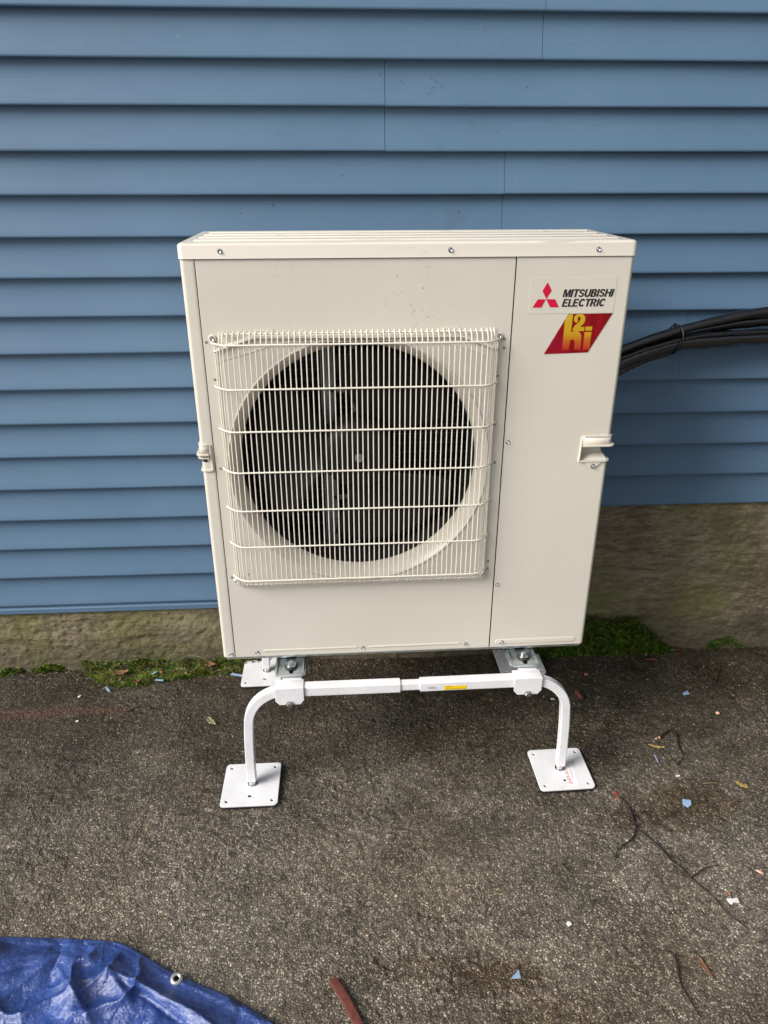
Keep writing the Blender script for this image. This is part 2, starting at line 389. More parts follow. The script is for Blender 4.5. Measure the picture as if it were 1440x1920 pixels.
def sheet(name, loops, thick, mat, parent=None, plane='front', at=0.0, bev=0.0):
    """flat sheet with holes. loops[0] outer. plane front: loops are (x, z), face at y = at, body behind; plane flat: loops (x, y), top at z = at"""
    cu = bpy.data.curves.new('c', 'CURVE'); cu.dimensions = '2D'; cu.fill_mode = 'BOTH'
    for lp in loops:
        sp = cu.splines.new('POLY'); sp.points.add(len(lp)-1)
        for p, q in zip(sp.points, lp): p.co = (q[0], q[1], 0, 1)
        sp.use_cyclic_u = True
    cu.extrude = max(thick/2-bev, 1e-5)
    if bev: cu.bevel_depth = bev; cu.bevel_resolution = 2; cu.offset = -bev
    me = curve_mesh(cu, name)
    if plane == 'front': me.transform(FRONT); me.transform(Matrix.Translation((0, at+thick/2, 0)))
    else: me.transform(Matrix.Translation((0, 0, at-thick/2)))
    me.materials.clear(); me.materials.append(mat)
    me.shade_smooth(); me.set_sharp_from_angle(angle=R(50))
    return link(bpy.data.objects.new(name, me), parent)
def text(name, body, size, mat, parent=None, shear=0, space=1.0, offset=0.0, width=None, thick=.0004):
    size = 1.0
    cu = bpy.data.curves.new('t', 'FONT'); cu.body = body; cu.size = size; cu.shear = shear; cu.space_character = space
    cu.offset = offset; cu.extrude = thick/2
    cu.extrude = 0.0; me = curve_mesh(cu, name)
    xs = [v.co.x for v in me.vertices]; ys = [v.co.y for v in me.vertices]
    x0, x1, y0, y1 = min(xs), max(xs), min(ys), max(ys)
    for v in me.vertices: v.co.x -= x0; v.co.y -= y0
    if width:
        for v in me.vertices: v.co.x *= width[0]/(x1-x0); v.co.y *= width[1]/(y1-y0)
    me.materials.clear(); me.materials.append(mat)
    return link(bpy.data.objects.new(name, me), parent)
def circ(x, y, r_, n=48, a0=0): return [(x+r_*math.cos(a0+2*math.pi*k/n), y+r_*math.sin(a0+2*math.pi*k/n)) for k in range(n)]
def rrect(x0, y0, x1, y1, r_, n=5):
    out = []
    for cx, cy, a in ((x1-r_, y1-r_, 0), (x0+r_, y1-r_, 90), (x0+r_, y0+r_, 180), (x1-r_, y0+r_, 270)):
        for k in range(n+1):
            t = R(a+90*k/n); out.append((cx+r_*math.cos(t), cy+r_*math.sin(t)))
    return out
def copy(o, parent=None, loc=None):
    c = o.copy(); COL.objects.link(c)
    if parent: c.parent = parent
    if loc is not None: c.location = loc
    return c

TAB = {}
def vnoise(x, y, scale, seed):
    """smooth value noise on arrays, about -1..1"""
    if seed not in TAB: TAB[seed] = np.random.default_rng(seed).random((256, 256))*2-1
    T = TAB[seed]
    X = x*scale+1000.37; Y = y*scale+1000.71
    xi = np.floor(X).astype(int); yi = np.floor(Y).astype(int); fx = X-xi; fy = Y-yi
    fx = fx*fx*(3-2*fx); fy = fy*fy*(3-2*fy)
    g = lambda a, b: T[a % 256, b % 256]
    return (g(xi, yi)*(1-fx)+g(xi+1, yi)*fx)*(1-fy)+(g(xi, yi+1)*(1-fx)+g(xi+1, yi+1)*fx)*fy
def fbm(x, y, scale, seed, oct_=4, gain=.5):
    s_, a = 0, 1
    for k in range(oct_): s_ = s_+a*vnoise(x, y, scale*2**k, seed+k); a *= gain
    return s_
def grid_obj(name, P, mat, parent=None, smooth=True, mask=None):
    """P: (nv, nu, 3) array"""
    nv, nu = P.shape[:2]
    idx = np.arange(nv*nu).reshape(nv, nu)
    q = np.stack([idx[:-1, :-1], idx[:-1, 1:], idx[1:, 1:], idx[1:, :-1]], -1).reshape(-1, 4)
    if mask is not None: q = q[mask[:-1, :-1].reshape(-1)]
    me = bpy.data.meshes.new(name)
    me.vertices.add(nv*nu); me.vertices.foreach_set('co', P.reshape(-1).astype(np.float32))
    me.loops.add(q.size); me.loops.foreach_set('vertex_index', q.reshape(-1).astype(np.int32))
    me.polygons.add(len(q)); me.polygons.foreach_set('loop_start', np.arange(0, q.size, 4, dtype=np.int32))
    me.polygons.foreach_set('loop_total', np.full(len(q), 4, dtype=np.int32))
    me.update(calc_edges=True); me.validate()
    me.materials.append(mat)
    if smooth: me.shade_smooth()
    return link(bpy.data.objects.new(name, me), parent)

# ---------------------------------------------------------------- the ground
def ground_z(x, y):
    x = np.asarray(x, float); y = np.asarray(y, float)
    return .0022*fbm(x, y, 5, 40, 3)
xs = np.arange(-1.62, 1.72, .0028); ys = np.arange(-1.02, .56, .0028)
X, Y = np.meshgrid(xs, ys)
edge = np.clip(np.minimum.reduce([X+1.62, 1.72-X, Y+1.02])/.1, 0, 1)
stones = np.maximum(0, vnoise(X, Y, 170, 3)-.1)*.0024+np.maximum(0, vnoise(X, Y, 95, 5)-.25)*.0030-np.maximum(0, vnoise(X, Y, 60, 6)-.35)*.0035
stones = stones*(.55+.45*np.clip(vnoise(X, Y, 4.5, 9)+.6, 0, 1.3))
Z = (ground_z(X, Y)+stones)*edge - .003*(1-edge)
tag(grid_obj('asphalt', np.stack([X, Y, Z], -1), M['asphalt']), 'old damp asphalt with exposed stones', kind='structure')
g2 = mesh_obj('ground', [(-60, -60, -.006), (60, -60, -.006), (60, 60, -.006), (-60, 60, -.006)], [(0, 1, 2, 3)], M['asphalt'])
tag(g2, 'asphalt yard running on round the house', kind='structure')

# ---------------------------------------------------------------- house wall: foundation, siding boards, starter strip
WA = R(-0.4655)
house = empty('house_wall', (0, .4922, 0), WA)
tag(house, 'house wall of blue horizontal lap siding above a mossy concrete foundation', 'house wall')
EXP, Z0 = .1016, 1.8816
XL, XR, STEP = -3.2, 3.4, .12
prof = [(.0185, -.0015), (.0045, -.0012), (.0012, .0002), (.0, .0025), (.0005, .006), (.0058, .022), (.0130, .048), (.0175, .075), (.0188, .0995), (.0188, .112)]
def board(x0, x1, zb, seed, proud=0.0):
    nx = max(2, int((x1-x0)/.06)); xs_ = np.linspace(x0, x1, nx)
    vs_, fs = [], []
    for i, x in enumerate(xs_):
        wob = .0007*math.sin(x*3.1+seed)+.0005*math.sin(x*7.7+seed*2.3)
        wz = .0006*math.sin(x*2.3+seed*1.7)
        for (y, z) in prof: vs_.append((x, y-proud+wob, zb+z+wz))
        vs_.append((x, .0235, zb+.112)); vs_.append((x, .0235, zb-.0015))
    n = len(prof)+2
    for i in range(nx-1):
        for k in range(n-1): fs.append((i*n+k, (i+1)*n+k, (i+1)*n+k+1, i*n+k+1))
        fs.append((i*n+n-1, (i+1)*n+n-1, (i+1)*n, i*n))
    fs.append(tuple(range(n))); fs.append(tuple((nx-1)*n+k for k in range(n))[::-1])
    return mesh_obj('siding_board', vs_, fs, M['siding'], house, auto=38)
seams = {0: (.367,), 1: (-.022,), 2: (.293,), 3: (-.35,), 4: (.852,), 5: (-.1,), 6: (.2,), -1: (-1.3, 1.4), -2: (.0,), -3: (1.1,), -4: (-.6,), -5: (.7,)}
for i in range(-9, 17):
    pair = i//2
    x_start = XL
    x_end = XR if i <= 13 else STEP
    cuts = [c for c in seams.get(pair, (-2.0,)) if x_start < c < x_end]
    bounds = [x_start]+cuts+[x_end]
    for j in range(len(bounds)-1):
        board(bounds[j]+(.0006 if j else 0), bounds[j+1]-(.0006 if j < len(bounds)-2 else 0), Z0-i*EXP, pair*1.3+j, proud=.0011*(j % 2 == 0))
# starter strip under the last course on the left, with its bright front edge
sv = [(XL, -.002), (STEP, -.002)]
zb = Z0-16*EXP
spf = [(.012, -.002), (.010, -.0085), (.0, -.0095), (-.0022, -.0125), (-.0018, -.0275), (.0, -.029), (.016, -.029), (.016, -.002)]
vs_ = [(x, y, zb+z) for x in (XL, STEP) for (y, z) in spf]
n = len(spf); fs = [(k, k+1, n+k+1, n+k) for k in range(n-1)]+[(n-1, 0, n, 2*n-1), tuple(range(n))[::-1], tuple(range(n, 2*n))]
mesh_obj('starter_strip', vs_, fs, M['siding'], house, auto=30)
box('corner_trim', (STEP+.004, .008, (zb-.029+Z0-13*EXP)/2), (.006, .02, (Z0-13*EXP)-(zb-.029)+.01), M['siding'], house, .0015)
# wall sheathing behind
box('sheathing', ((XL+XR)/2, .10, 1.75), (XR-XL, .15, 2.4), M['hole'], house)
# foundation with trowelled relief
xs = np.arange(-1.9, 2.1, .0042); zs = np.arange(-.03, .60, .0042)
X, Zz = np.meshgrid(xs, zs)
warp = .5*vnoise(X, Zz, 3, 21)
rel = .0024*fbm(X*.4+warp*.10, Zz*2.6+warp*.25, 13, 22, 4, .65)+.0024*fbm(X, Zz, 50, 23, 3, .6)+.005*vnoise(X, Zz, 2.2, 25)+.0008*vnoise(X, Zz, 170, 27)
foot = np.clip((.07-Zz)/.07, 0, 1)**2*(.012+.012*vnoise(X, Zz*0, 5, 29))
Yy = .0165-rel-foot+np.maximum(0, .02-0)*0
Yy = np.maximum(Yy, .004-foot)
hid = (Zz > np.where(X < .12, .224, .555)); Yy = np.where(hid, np.maximum(Yy, .0195), Yy)
fo = grid_obj('foundation', np.stack([X, Yy, Zz], -1), M['concrete'], house)
# rain drops caught on the siding
def drop_field(name, pts, rmin, rmax, parent, normal='front'):
    vs_, fs = [], []
    for (x, y, z) in pts:
        r_ = rnd.uniform(rmin, rmax)**1; el = rnd.uniform(1.0, 1.5)
        b = len(vs_)
        for j, (rr, d) in enumerate(((1, 0), (.85, .42), (.5, .72))):
            for k in range(8):
                a = 2*math.pi*k/8
                vs_.append((x+rr*r_*math.cos(a), y-d*r_*.8, z+rr*r_*math.sin(a)*el-(d*r_*.25)))
        vs_.append((x, y-r_*.75, z-r_*.1))
        for j in range(2):
            for k in range(8): fs.append((b+j*8+k, b+j*8+(k+1) % 8, b+(j+1)*8+(k+1) % 8, b+(j+1)*8+k))
        for k in range(8): fs.append((b+16+k, b+16+(k+1) % 8, b+24))
    o = mesh_obj(name, vs_, fs, M['water'], parent, smooth=True); o['kind'] = 'stuff'; return o
def face_y(z):                                        # front of the board at height z
    i = math.ceil((Z0-z)/EXP-1e-6); t = z-(Z0-i*EXP)
    return float(np.interp(t, [p[1] for p in prof[3:]], [p[0] for p in prof[3:]])), t
pts = []
for _ in range(800):
    x = rnd.gauss(.1, .45) if rnd.random() < .6 else rnd.uniform(-1.3, 1.2)
    z = rnd.uniform(.26, 2.1) if rnd.random() < .35 else rnd.gauss(1.7, .22)
    y, t = face_y(z)
    if t < .003 or t > .095: continue
    if x > .12 and z < .57: continue
    pts.append((x, y-.0004, z))
for _ in range(420):                                  # beads hanging along the lips
    x = rnd.uniform(-1.4, 1.4); i = rnd.randint(-1, 16)
    if x > .1 and i > 12: continue
    pts.append((x, .0008, Z0-i*EXP+rnd.uniform(.0, .003)))
drop_field('rain_drops', pts, .0008, .0021, house)

# ---------------------------------------------------------------- heat pump unit
ac = empty('heat_pump_unit', (0, 0, .3835))
tag(ac, 'cream outdoor heat pump unit with round fan behind wire guard, on a white stand', 'heat pump')
def U(o):                                             # world-coordinates mesh into the unit
    o.parent = ac; o.location = Vector(o.location)-Vector((0, 0, .3835)); return o
BZ, TZ, LZ = .3835, 1.3675, 1.3993
FX, FZ, FR = -.114, .907, .272
# front panel with the fan opening
fp = U(sheet('front_panel', [[(-.4445, BZ), (.2205, BZ), (.2205, TZ), (-.4445, TZ)], circ(FX, FZ, .3035, 96)], .012, M['cream'], at=0, bev=.0012))
prof_b = [(.3045, .0008), (.3040, -.0012), (.3015, -.0022), (.2985, -.0008), (.2955, .0025), (.291, .008), (.2860, .015), (.2815, .023), (.2785, .031), (.2770, .038), (.2768, .044), (.2790, .0445)]
U(lathe('bell_mouth', prof_b, M['shroud'], n=96, loc=(FX, 0, FZ)))
U(lathe('fan_duct', [(.2795, .0430), (.2785, .0450), (.2785, .135), (.285, .140)], M['black'], n=72, loc=(FX, 0, FZ)))
# left corner panel (front strip, round corner, left side)
def corner_panel(name, x_in, x_out, cuts, hz0, hz1, hx, hy):
    """vertical sheet bent round a corner; an opening hz0..hz1 tall is left for the handle"""
    sgn = 1 if x_out > x_in else -1
    r_ = .009; pr = []
    for t in np.linspace(0, 1, cuts): pr.append((x_in+(hx-x_in)*t, 0.0))
    pr.append((x_out-sgn*r_, 0.0))
    for k in range(1, 7):
        a = R(90*k/6); pr.append((x_out-sgn*r_+sgn*r_*math.sin(a), r_-r_*math.cos(a)))
    pr += [(x_out, hy), (x_out, .16), (x_out, .324), (x_out-sgn*.02, .327)]
    zz = [BZ, BZ+.002, hz0, hz1, TZ-.002, TZ]
    off = [.0015, 0, 0, 0, 0, .0015]
    vs_, fs = [], []; npf = len(pr)
    for z, o_ in zip(zz, off):
        for (x, y) in pr: vs_.append((x-sgn*o_*(abs(x) > abs(hx)), y+o_*(y < .1), z))
    for i in range(len(zz)-1):
        for k in range(npf-1):
            if i == 2:
                (xa, ya), (xb, yb) = pr[k], pr[k+1]
                if abs(xa) >= abs(hx)-1e-5 and yb <= hy+1e-5: continue
            fs.append((i*npf+k, i*npf+k+1, (i+1)*npf+k+1, (i+1)*npf+k))
    o = mesh_obj(name, vs_, fs, M['cream'], auto=40)
    md = o.modifiers.new('s', 'SOLIDIFY'); md.thickness = .0015; md.offset = 0
    md = o.modifiers.new('w', 'WEIGHTED_NORMAL'); md.keep_sharp = True; md.weight = 100
    return U(o)
corner_panel('service_panel', .2225, .475, 2, .9085, .9475, .4085, .075)
corner_panel('corner_panel', -.4460, -.475, 2, .9265, .9485, -.4520, .075)
box('inner_strip', (-.4452, .006, (BZ+TZ)/2), (.012, .006, TZ-BZ-.004), M['hole']).parent = None
U(bpy.data.objects['inner_strip']); bpy.data.objects['inner_strip'].name = 'joint_backing'
U(box('joint_backing', (.2215, .006, (BZ+TZ)/2), (.012, .006, TZ-BZ-.004), M['hole']))
U(box('joint_backing', (0, .006, TZ+.0005), (.93, .004, .006), M['hole']))
# lid: skirt with rounded corners and a ribbed top
def lid():
    vs_, fs = [], []
    levels = [(BZ*0+TZ+.0012, .0005), (TZ+.0022, .0), (LZ-.006, .0), (LZ-.0035, -.0009), (LZ-.0012, -.0030), (LZ, -.0062)]
    def ring(z, o_):
        r_ = .012; x1, y0, y1 = .478+o_, -.0032-o_, .3290+o_
        return [(x, y, z) for (x, y) in rrect(-x1, y0, x1, y1, r_, 6)]
    rings = [ring(z, o_) for z, o_ in levels]
    n_ = len(rings[0])
    for rg in rings: vs_ += rg
    for i in range(len(rings)-1):
        for k in range(n_): fs.append((i*n_+k, i*n_+(k+1) % n_, (i+1)*n_+(k+1) % n_, (i+1)*n_+k))
    fs.append(tuple((len(rings)-1)*n_+k for k in range(n_)))
    o = mesh_obj('lid', [(x, y, z-LZ) for x, y, z in vs_], fs, M['lid'], auto=45, loc=(0, 0, LZ))
    return U(o)
LID = lid()
for yb in (.055, .125, .195, .265):                   # pressed ribs along the lid
    bm = bmesh.new(); add_box(bm, (0, yb, LZ+.0005), (.90, .030, .005), .0024, 3)
    o = from_bm('pressed_rib', bm, M['lid']); U(o)
U(box('base_pan', (0, .164, BZ-.004), (.938, .318, .012), M['zinc'], bev=.002))
U(box('back_panel', (0, .326, (BZ+TZ)/2), (.93, .003, TZ-BZ-.01), M['coil']))
U(box('partition', (.2225, .165, (BZ+TZ)/2), (.002, .31, TZ-BZ-.004), M['black']))
U(box('coil', (-.115, .285, (BZ+TZ)/2), (.66, .03, TZ-BZ-.02), M['coil']))
coil = bpy.data.objects['coil']
tb = None
for k in range(36):
    z = BZ+.05+k*.0255-(BZ)
    if tb is None:
        bm = bmesh.new(); add_box(bm, (0, 0, 0), (.64, .003, .0032)); tb = from_bm('coil_row', bm, M['tube'], coil); tb.location = (-.115, .2685, z+BZ)
    else: copy(tb, coil, (-.115, .2685, z+BZ))
# motor bracket: two channel posts and a bridge
br = U(box('motor_bracket', (-.183, .222, (BZ+TZ)/2), (.030, .012, TZ-BZ-.02), M['post'], bev=.002))
box('post', (-.116, .222, (BZ+TZ)/2), (.018, .012, TZ-BZ-.02), M['post'], br, bev=.002)
for dx in (-.2, -.166):
    box('flange', (dx, .214, (BZ+TZ)/2), (.003, .016, TZ-BZ-.02), M['post'], br)
for z in (.735, .575, 1.03): box('crosspiece', (-.15, .221, z), (.07, .010, .014), M['post'], br, bev=.002)
U(lathe('fan_motor', [(.0, .13), (.058, .13), (.062, .135), (.062, .20), (.05, .206), (.0, .206)], M['black'], n=32, loc=(FX, 0, FZ)))
# fan: hub, three swept blades, centre bolt
fan = U(empty('fan', (FX, 0, FZ)))
lathe('hub', [(.0, .060), (.045, .061), (.070, .066), (.083, .074), (.090, .086), (.092, .10), (.092, .13)], M['fan'], fan, n=48)
for bi, ang in enumerate((57, 177, 297)):
    vs_, fs = [], []; nr, na = 14, 18
    for i in range(nr):
        t = i/(nr-1); r_ = .086+(.262-.086)*t
        a0 = ang-36-12*t+6*t*t; a1 = ang+30+16*math.sin(t*math.pi*.62)
        for j in range(na):
            s_ = j/(na-1); a = R(a0+(a1-a0)*s_)
            rr = r_*(1-.06*t*(2*s_-1)**4)
            vs_.append((rr*math.cos(a), .088+.050*(1-s_)-.02*t*s_+.010*math.sin(s_*math.pi), rr*math.sin(a)))
    for i in range(nr-1):
        for j in range(na-1): fs.append((i*na+j, i*na+j+1, (i+1)*na+j+1, (i+1)*na+j))
    bl = mesh_obj('fan_blade', vs_, fs, M['fan'], fan, smooth=True)
    md = bl.modifiers.new('s', 'SOLIDIFY'); md.thickness = .0028; md.offset = 0
lathe('centre_bolt', [(.0, .044), (.0060, .044), (.0070, .048), (.0070, .052), (.0105, .052), (.011, .061)], M['screw'], fan, n=12, auto=25)
# pressed details of the front panel: rain rib above the fan, tabs, bottom ribs
def ridge(name, path, prof2, parent):
    vs_, fs = [], []; n_ = len(prof2)
    for (x, z) in path:
        for (y, dz) in prof2: vs_.append((x, y, z+dz))
    for i in range(len(path)-1):
        for k in range(n_-1): fs.append((i*n_+k, i*n_+k+1, (i+1)*n_+k+1, (i+1)*n_+k))
    fs.append(tuple(range(n_))); fs.append(tuple((len(path)-1)*n_+k for k in range(n_))[::-1])
    return U(mesh_obj(name, vs_, fs, M['cream'], parent, auto=60))
rp = [(-.4225, 1.180), (-.350, 1.2045), (-.340, 1.2072), (-.330, 1.2085), (.105, 1.2055), (.115, 1.2040), (.125, 1.2008), (.192, 1.1755)]
ridge('rain_rib', rp, [(.0003, .0060), (-.0012, .0050), (-.0062, .0005), (-.0068, -.0010), (-.0062, -.0022), (.0003, -.0035)], None)
rp2 = [(-.4225, 1.156), (-.345, 1.1770), (-.300, 1.190), (-.26, 1.1975), (.04, 1.197), (.075, 1.191), (.118, 1.180), (.192, 1.153)]
ridge('rain_rib', rp2, [(.0003, .0010), (-.0014, .0004), (-.0014, -.0004), (.0003, -.0008)], None)
for a, b in ((-.3387, -.2902), (.0632, .1121)):
    U(sheet('pressed_tab', [[(a, 1.2125), (a+.005, 1.2245), (b-.005, 1.2245), (b, 1.2125)]], .0014, M['cream'], at=-.0012, bev=.0004))
U(sheet('pressed_rib', [rrect(-.3715, .3985, -.1278, .4035, .0024)], .003, M['cream'], at=-.0016, bev=.0012))
U(sheet('pressed_rib', [rrect(-.0985, .3982, .1423, .4030, .0024)], .003, M['cream'], at=-.0016, bev=.0012))
U(sheet('pressed_rib', [rrect(.2360, .3925, .4520, .4085, .0078)], .0034, M['cream'], at=-.0018, bev=.0015))
U(sheet('pressed_rib', [rrect(.2425, .3965, .4460, .4045, .0038)], .0016, M['decal'], at=-.0021, bev=.0005))
# screws
sc0 = None
def screw(x, z, y=0.0, r_=.0052):
    global sc0
    if sc0 is None:
        sc0 = U(lathe('screw', [(.0, -.0012), (.0014, -.0010), (.0017, -.0022), (.0033, -.0034), (.0036, -.0012), (.0052, -.0010), (.0054, .0)], M['screw'], n=14, auto=25)); o = sc0
    else: o = copy(sc0, ac)
    o.location = (x, y, z-BZ); o.rotation_euler = (0, rnd.uniform(0, 3), 0)
    return o
for x, z in ((-.3919, 1.3835), (.0803, 1.3830), (.3927, 1.3820)): screw(x, z, -.0032)
for x, z in ((-.4545, .3935), (-.3883, .397), (-.1139, .399), (.158, .3979), (.2311, .9582), (.2306, .5756)): screw(x, z)
screw(.2534, .4002, -.002); screw(.4385, .8955, -.004)
screw(.195, 1.2045, -.003); screw(-.424, 1.2075, -.003); screw(-.4215, .6125, -.003); screw(.1917, .6085, -.003)
h0 = None
for x, z in ((-.457, 1.2858), (-.4372, 1.1991), (-.4549, 1.0126), (-.4338, .9095), (-.4333, .6217), (-.4523, .4496), (-.3936, .6292), (.2072, 1.1966), (.2073, 1.1779), (.2041, .9085), (.2032, .6445), (.2031, .6231), (-.4271, 1.1178), (.1971, 1.115), (-.4205, 1.002), (.197, 1.002)):
    if h0 is None: h0 = U(lathe('screw_hole', [(.0, .0003), (.0016, .0002), (.0021, -.0004), (.0026, -.0004), (.0029, .0002)], M['hole'], n=12)); o = h0
    else: o = copy(h0, ac)
    o.location = (x, -.0002, z-BZ)
# wire guard
gd = U(empty('fan_guard', (0, 0, BZ))); gd.location = (0, 0, 0)
YB = -.031
def vwire(depth, ztop, zbot):
    d = depth; pts_ = []
    yf = lambda t: YB*d*math.sin(t*math.pi/2) - .004*(1-t)
    for k in range(7):
        t = k/6; pts_.append((0, yf(t), ztop-(ztop-1.195)*(t**1.6)))
    pts_.append((0, YB*d-.0, .9)); pts_.append((0, YB*d, .641))
    for k in range(1, 6):
        t = 1-k/5; pts_.append((0, yf(t), .632-(.632-zbot)*((1-t)**.8)))
    return pts_
xs_w, dep = [], []
for x, d in ((-.4205, .10), (-.4150, .36), (-.4085, .62), (-.4005, .86)): xs_w.append(x); dep.append(d)
x = -.3905
while x < .166: xs_w.append(x); dep.append(1.0); x += .01182
for x, d in ((.1735, .86), (.1810, .62), (.1870, .36), (.1920, .10)): xs_w.append(x); dep.append(d)
cache = {}
for x, d in zip(xs_w, dep):
    edge_w = d < 1
    key = d
    if key not in cache:
        bm = bmesh.new(); pp = vwire(d, 1.222 if d > .5 else 1.196, .598 if d > .3 else .612); add_tube(bm, pp, .00135, 6)
        o = from_bm('wire', bm, M['wire'], gd); cache[key] = o
    else: o = copy(cache[key], gd)
    o.location = (x, rnd.uniform(-.0004, .0004), -BZ)
for i, z in enumerate((1.1985, 1.1030, 1.0075, .9105, .8150, .7210, .6290)):
    off = -.0032
    pts_ = [(-.4275, -.0015, z+.0006), (-.4245, -.006, z), (-.417, -.015, z), (-.408, -.025, z), (-.399, -.0315, z), (-.388, YB+off, z), (-.2, YB+off, z), (0, YB+off, z), (.158, YB+off, z), (.170, -.0315, z), (.180, -.024, z), (.189, -.014, z), (.1955, -.006, z), (.198, -.0015, z+.0006)]
    o = tube('crossbar', pts_, .00205, M['wire'], gd, n=8); o.location = (0, 0, -BZ)
for (z, y) in ((1.2175, -.0105), (.6050, -.0100)):
    o = tube('crossbar', [(-.405, y, z), (-.2, y, z), (0, y, z), (.181, y, z)], .0019, M['wire'], gd, n=8); o.location = (0, 0, -BZ)
for x, z, dz in ((-.424, 1.2075, -.010), (.195, 1.2045, -.008), (-.4215, .6125, .004), (.1917, .6085, .007)):     # eyelets the screws hold
    ring_p = [(x+.0066*math.cos(R(a)), -.0022, z+.0066*math.sin(R(a))) for a in range(0, 361, 30)]
    o = tube('eyelet', ring_p, .0018, M['wire'], gd, n=6); o.location = (0, 0, -BZ)
# handles
def handle(sg, x_in, x_out, wide):
    h = U(empty('carrying_handle', (0, 0, BZ))); h.location = (0, 0, -BZ)
    # local build in world coordinates, sg = side
    zt, zl, zb_ = .9690, .9475, .9065
    def strip(name, pr2, z0, z1, th=0.0):               # path in xy swept from z0 to z1
        vs2, fs2 = [], []
        for z in (z0, z1):
            for p in pr2: vs2.append((p[0], p[1], z))
        n2 = len(pr2)
        for k in range(n2-1): fs2.append((k, k+1, n2+k+1, n2+k))
        o = mesh_obj(name, vs2, fs2, M['cream'], h, auto=40)
        md = o.modifiers.new('s', 'SOLIDIFY'); md.thickness = .002; md.offset = 0
        return o
    def wrap(off, x0, y1, r_=.010):
        out = [(x0, -off)]
        xo = x_out+sg*off
        out.append((xo-sg*r_, -off))
        for k in range(1, 6):
            a = R(90*k/5); out.append((xo-sg*r_+sg*r_*math.sin(a), -off+r_-r_*math.cos(a)))
        out.append((xo, y1)); return out
    strip('face_plate', wrap(.0028, x_in, .080), zl, zt)
    def rail(name, z, off0, off1, x0, hgt, y1=.080):     # curved brim standing out from the wrap
        A = wrap(off0, x0, y1); B = wrap(off1, x0, y1, .014); vs2, fs2 = [], []; n2 = len(A)
        for P_, zz_ in ((A, z), (B, z+hgt*.15), (B, z-hgt*.85), (A, z-hgt)):
            for p in P_: vs2.append((p[0], p[1], zz_))
        for j in range(4):
            for k in range(n2-1): fs2.append((j*n2+k, j*n2+k+1, ((j+1) % 4)*n2+k+1, ((j+1) % 4)*n2+k))
        fs2.append((0, n2, 2*n2, 3*n2)); fs2.append((n2-1, 2*n2-1, 3*n2-1, 4*n2-1))
        o = mesh_obj(name, vs2, fs2, M['cream'], h)
        bm = bmesh.new(); bm.from_mesh(o.data); bmesh.ops.recalc_face_normals(bm, faces=bm.faces)
        bmesh.ops.bevel(bm, geom=[e for e in bm.edges if e.calc_face_angle(0) > .9], offset=.0010, segments=2, affect='EDGES'); bm.to_mesh(o.data); bm.free()
        o.data.shade_smooth(); o.data.set_sharp_from_angle(angle=R(50)); return o
    rail('top_rim', zt+.0008, .0, .0052, x_in+sg*.004, .0042)
    # grip lip, wider in the middle
    rail('grip_lip', zl+.0005, .0, .0105, x_in+sg*.003, .0045)
    if sg < 0: rail('grip_lip', zl-.0085, .0, .0085, x_in+sg*.003, .0030)
    rail('bottom_rim', zb_+.0015, -.002, .0050, x_in, .0046)
    bm = bmesh.new(); add_tube(bm, [(x_in, -.0014, zt-.001), (x_in-sg*.0003, -.0018, zl), (x_in-sg*.0022, -.0018, zb_)], .0028, 8); from_bm('side_rim', bm, M['cream'], h)
    # pocket: sloped floor and back wall
    xb = x_in+sg*.001; d = .035
    vs2 = [(xb, 0, zl-.003), (x_out-sg*.004, d*.9, zl-.003), (x_out, .08, zl-.003), (xb, 0, zb_), (x_out-sg*.001, 0.0, zb_), (x_out, .08, zb_), (xb+sg*.004, .020, zl-.006), (xb+sg*.004, .022, zb_+.010), (x_out-sg*.016, .024, zl-.008), (x_out-sg*.010, .024, zb_+.016), (x_out-sg*.004, .08, zl-.006), (x_out-sg*.003, .08, zb_+.012)]
    fs2 = [(0, 6, 7, 3), (6, 8, 9, 7), (8, 10, 11, 9), (3, 7, 9, 4), (4, 9, 11, 5), (0, 1, 8, 6), (1, 2, 10, 8)]
    mesh_obj('pocket', vs2, fs2, M['cream'], h, auto=30)
    if sg > 0:
        o = sheet('screw_tab', [[(x_in+.012, zb_-.002), (x_in+.026, zb_-.0165), (x_in+.029, zb_-.018), (x_in+.037, zb_-.018), (x_in+.040, zb_-.0165), (x_in+.054, zb_-.002)]], .0034, M['cream'], h, at=-.0034, bev=.0008)
handle(1, .4065, .475, True)
handle(-1, -.4530, -.475, False)
# decals
dc = U(sheet('brand_decal', [rrect(.2550, 1.2505, .4420, 1.3255, .003)], .0004, M['decal'], at=-.0012))

# affine fitted from artwork corners: (438,198)->(.2922,1.3138) (250,496)->(.2630,1.2643) (570,493)->(.3201,1.2659)
src = np.array([[438, 198, 1], [250, 496, 1], [570, 493, 1], [690, 577, 1], [1230, 570, 1], [930, 1055, 1], [386, 1072, 1]], float)
dst = np.array([[.2922, 1.3138], [.2630, 1.2643], [.3201, 1.2659], [.3428, 1.2498], [.4409, 1.2497], [.3965, 1.1644], [.2968, 1.1624]])
AF = np.linalg.lstsq(src, dst, rcond=None)[0]
art = lambda L: [tuple(np.array([x, y, 1.0]) @ AF) for x, y in L]
em = U(sheet('emblem', [art([(438, 198), (484, 292), (420, 392), (374, 298)])], .0005, M['red'], at=-.0018))
for L in ([(412, 398), (318, 398), (250, 496), (358, 496)], [(420, 396), (526, 398), (570, 493), (464, 494)]):
    sheet('emblem_diamond', [[(x, z) for x, z in art(L)]], .0005, M['red'], em, at=-.0018)
W_ = .195
def arcp(cx, cy, rx, ry, a0, a1, n_=8): return [(cx+rx*math.cos(R(a0+(a1-a0)*k/n_)), cy+ry*math.sin(R(a0+(a1-a0)*k/n_))) for k in range(n_+1)]
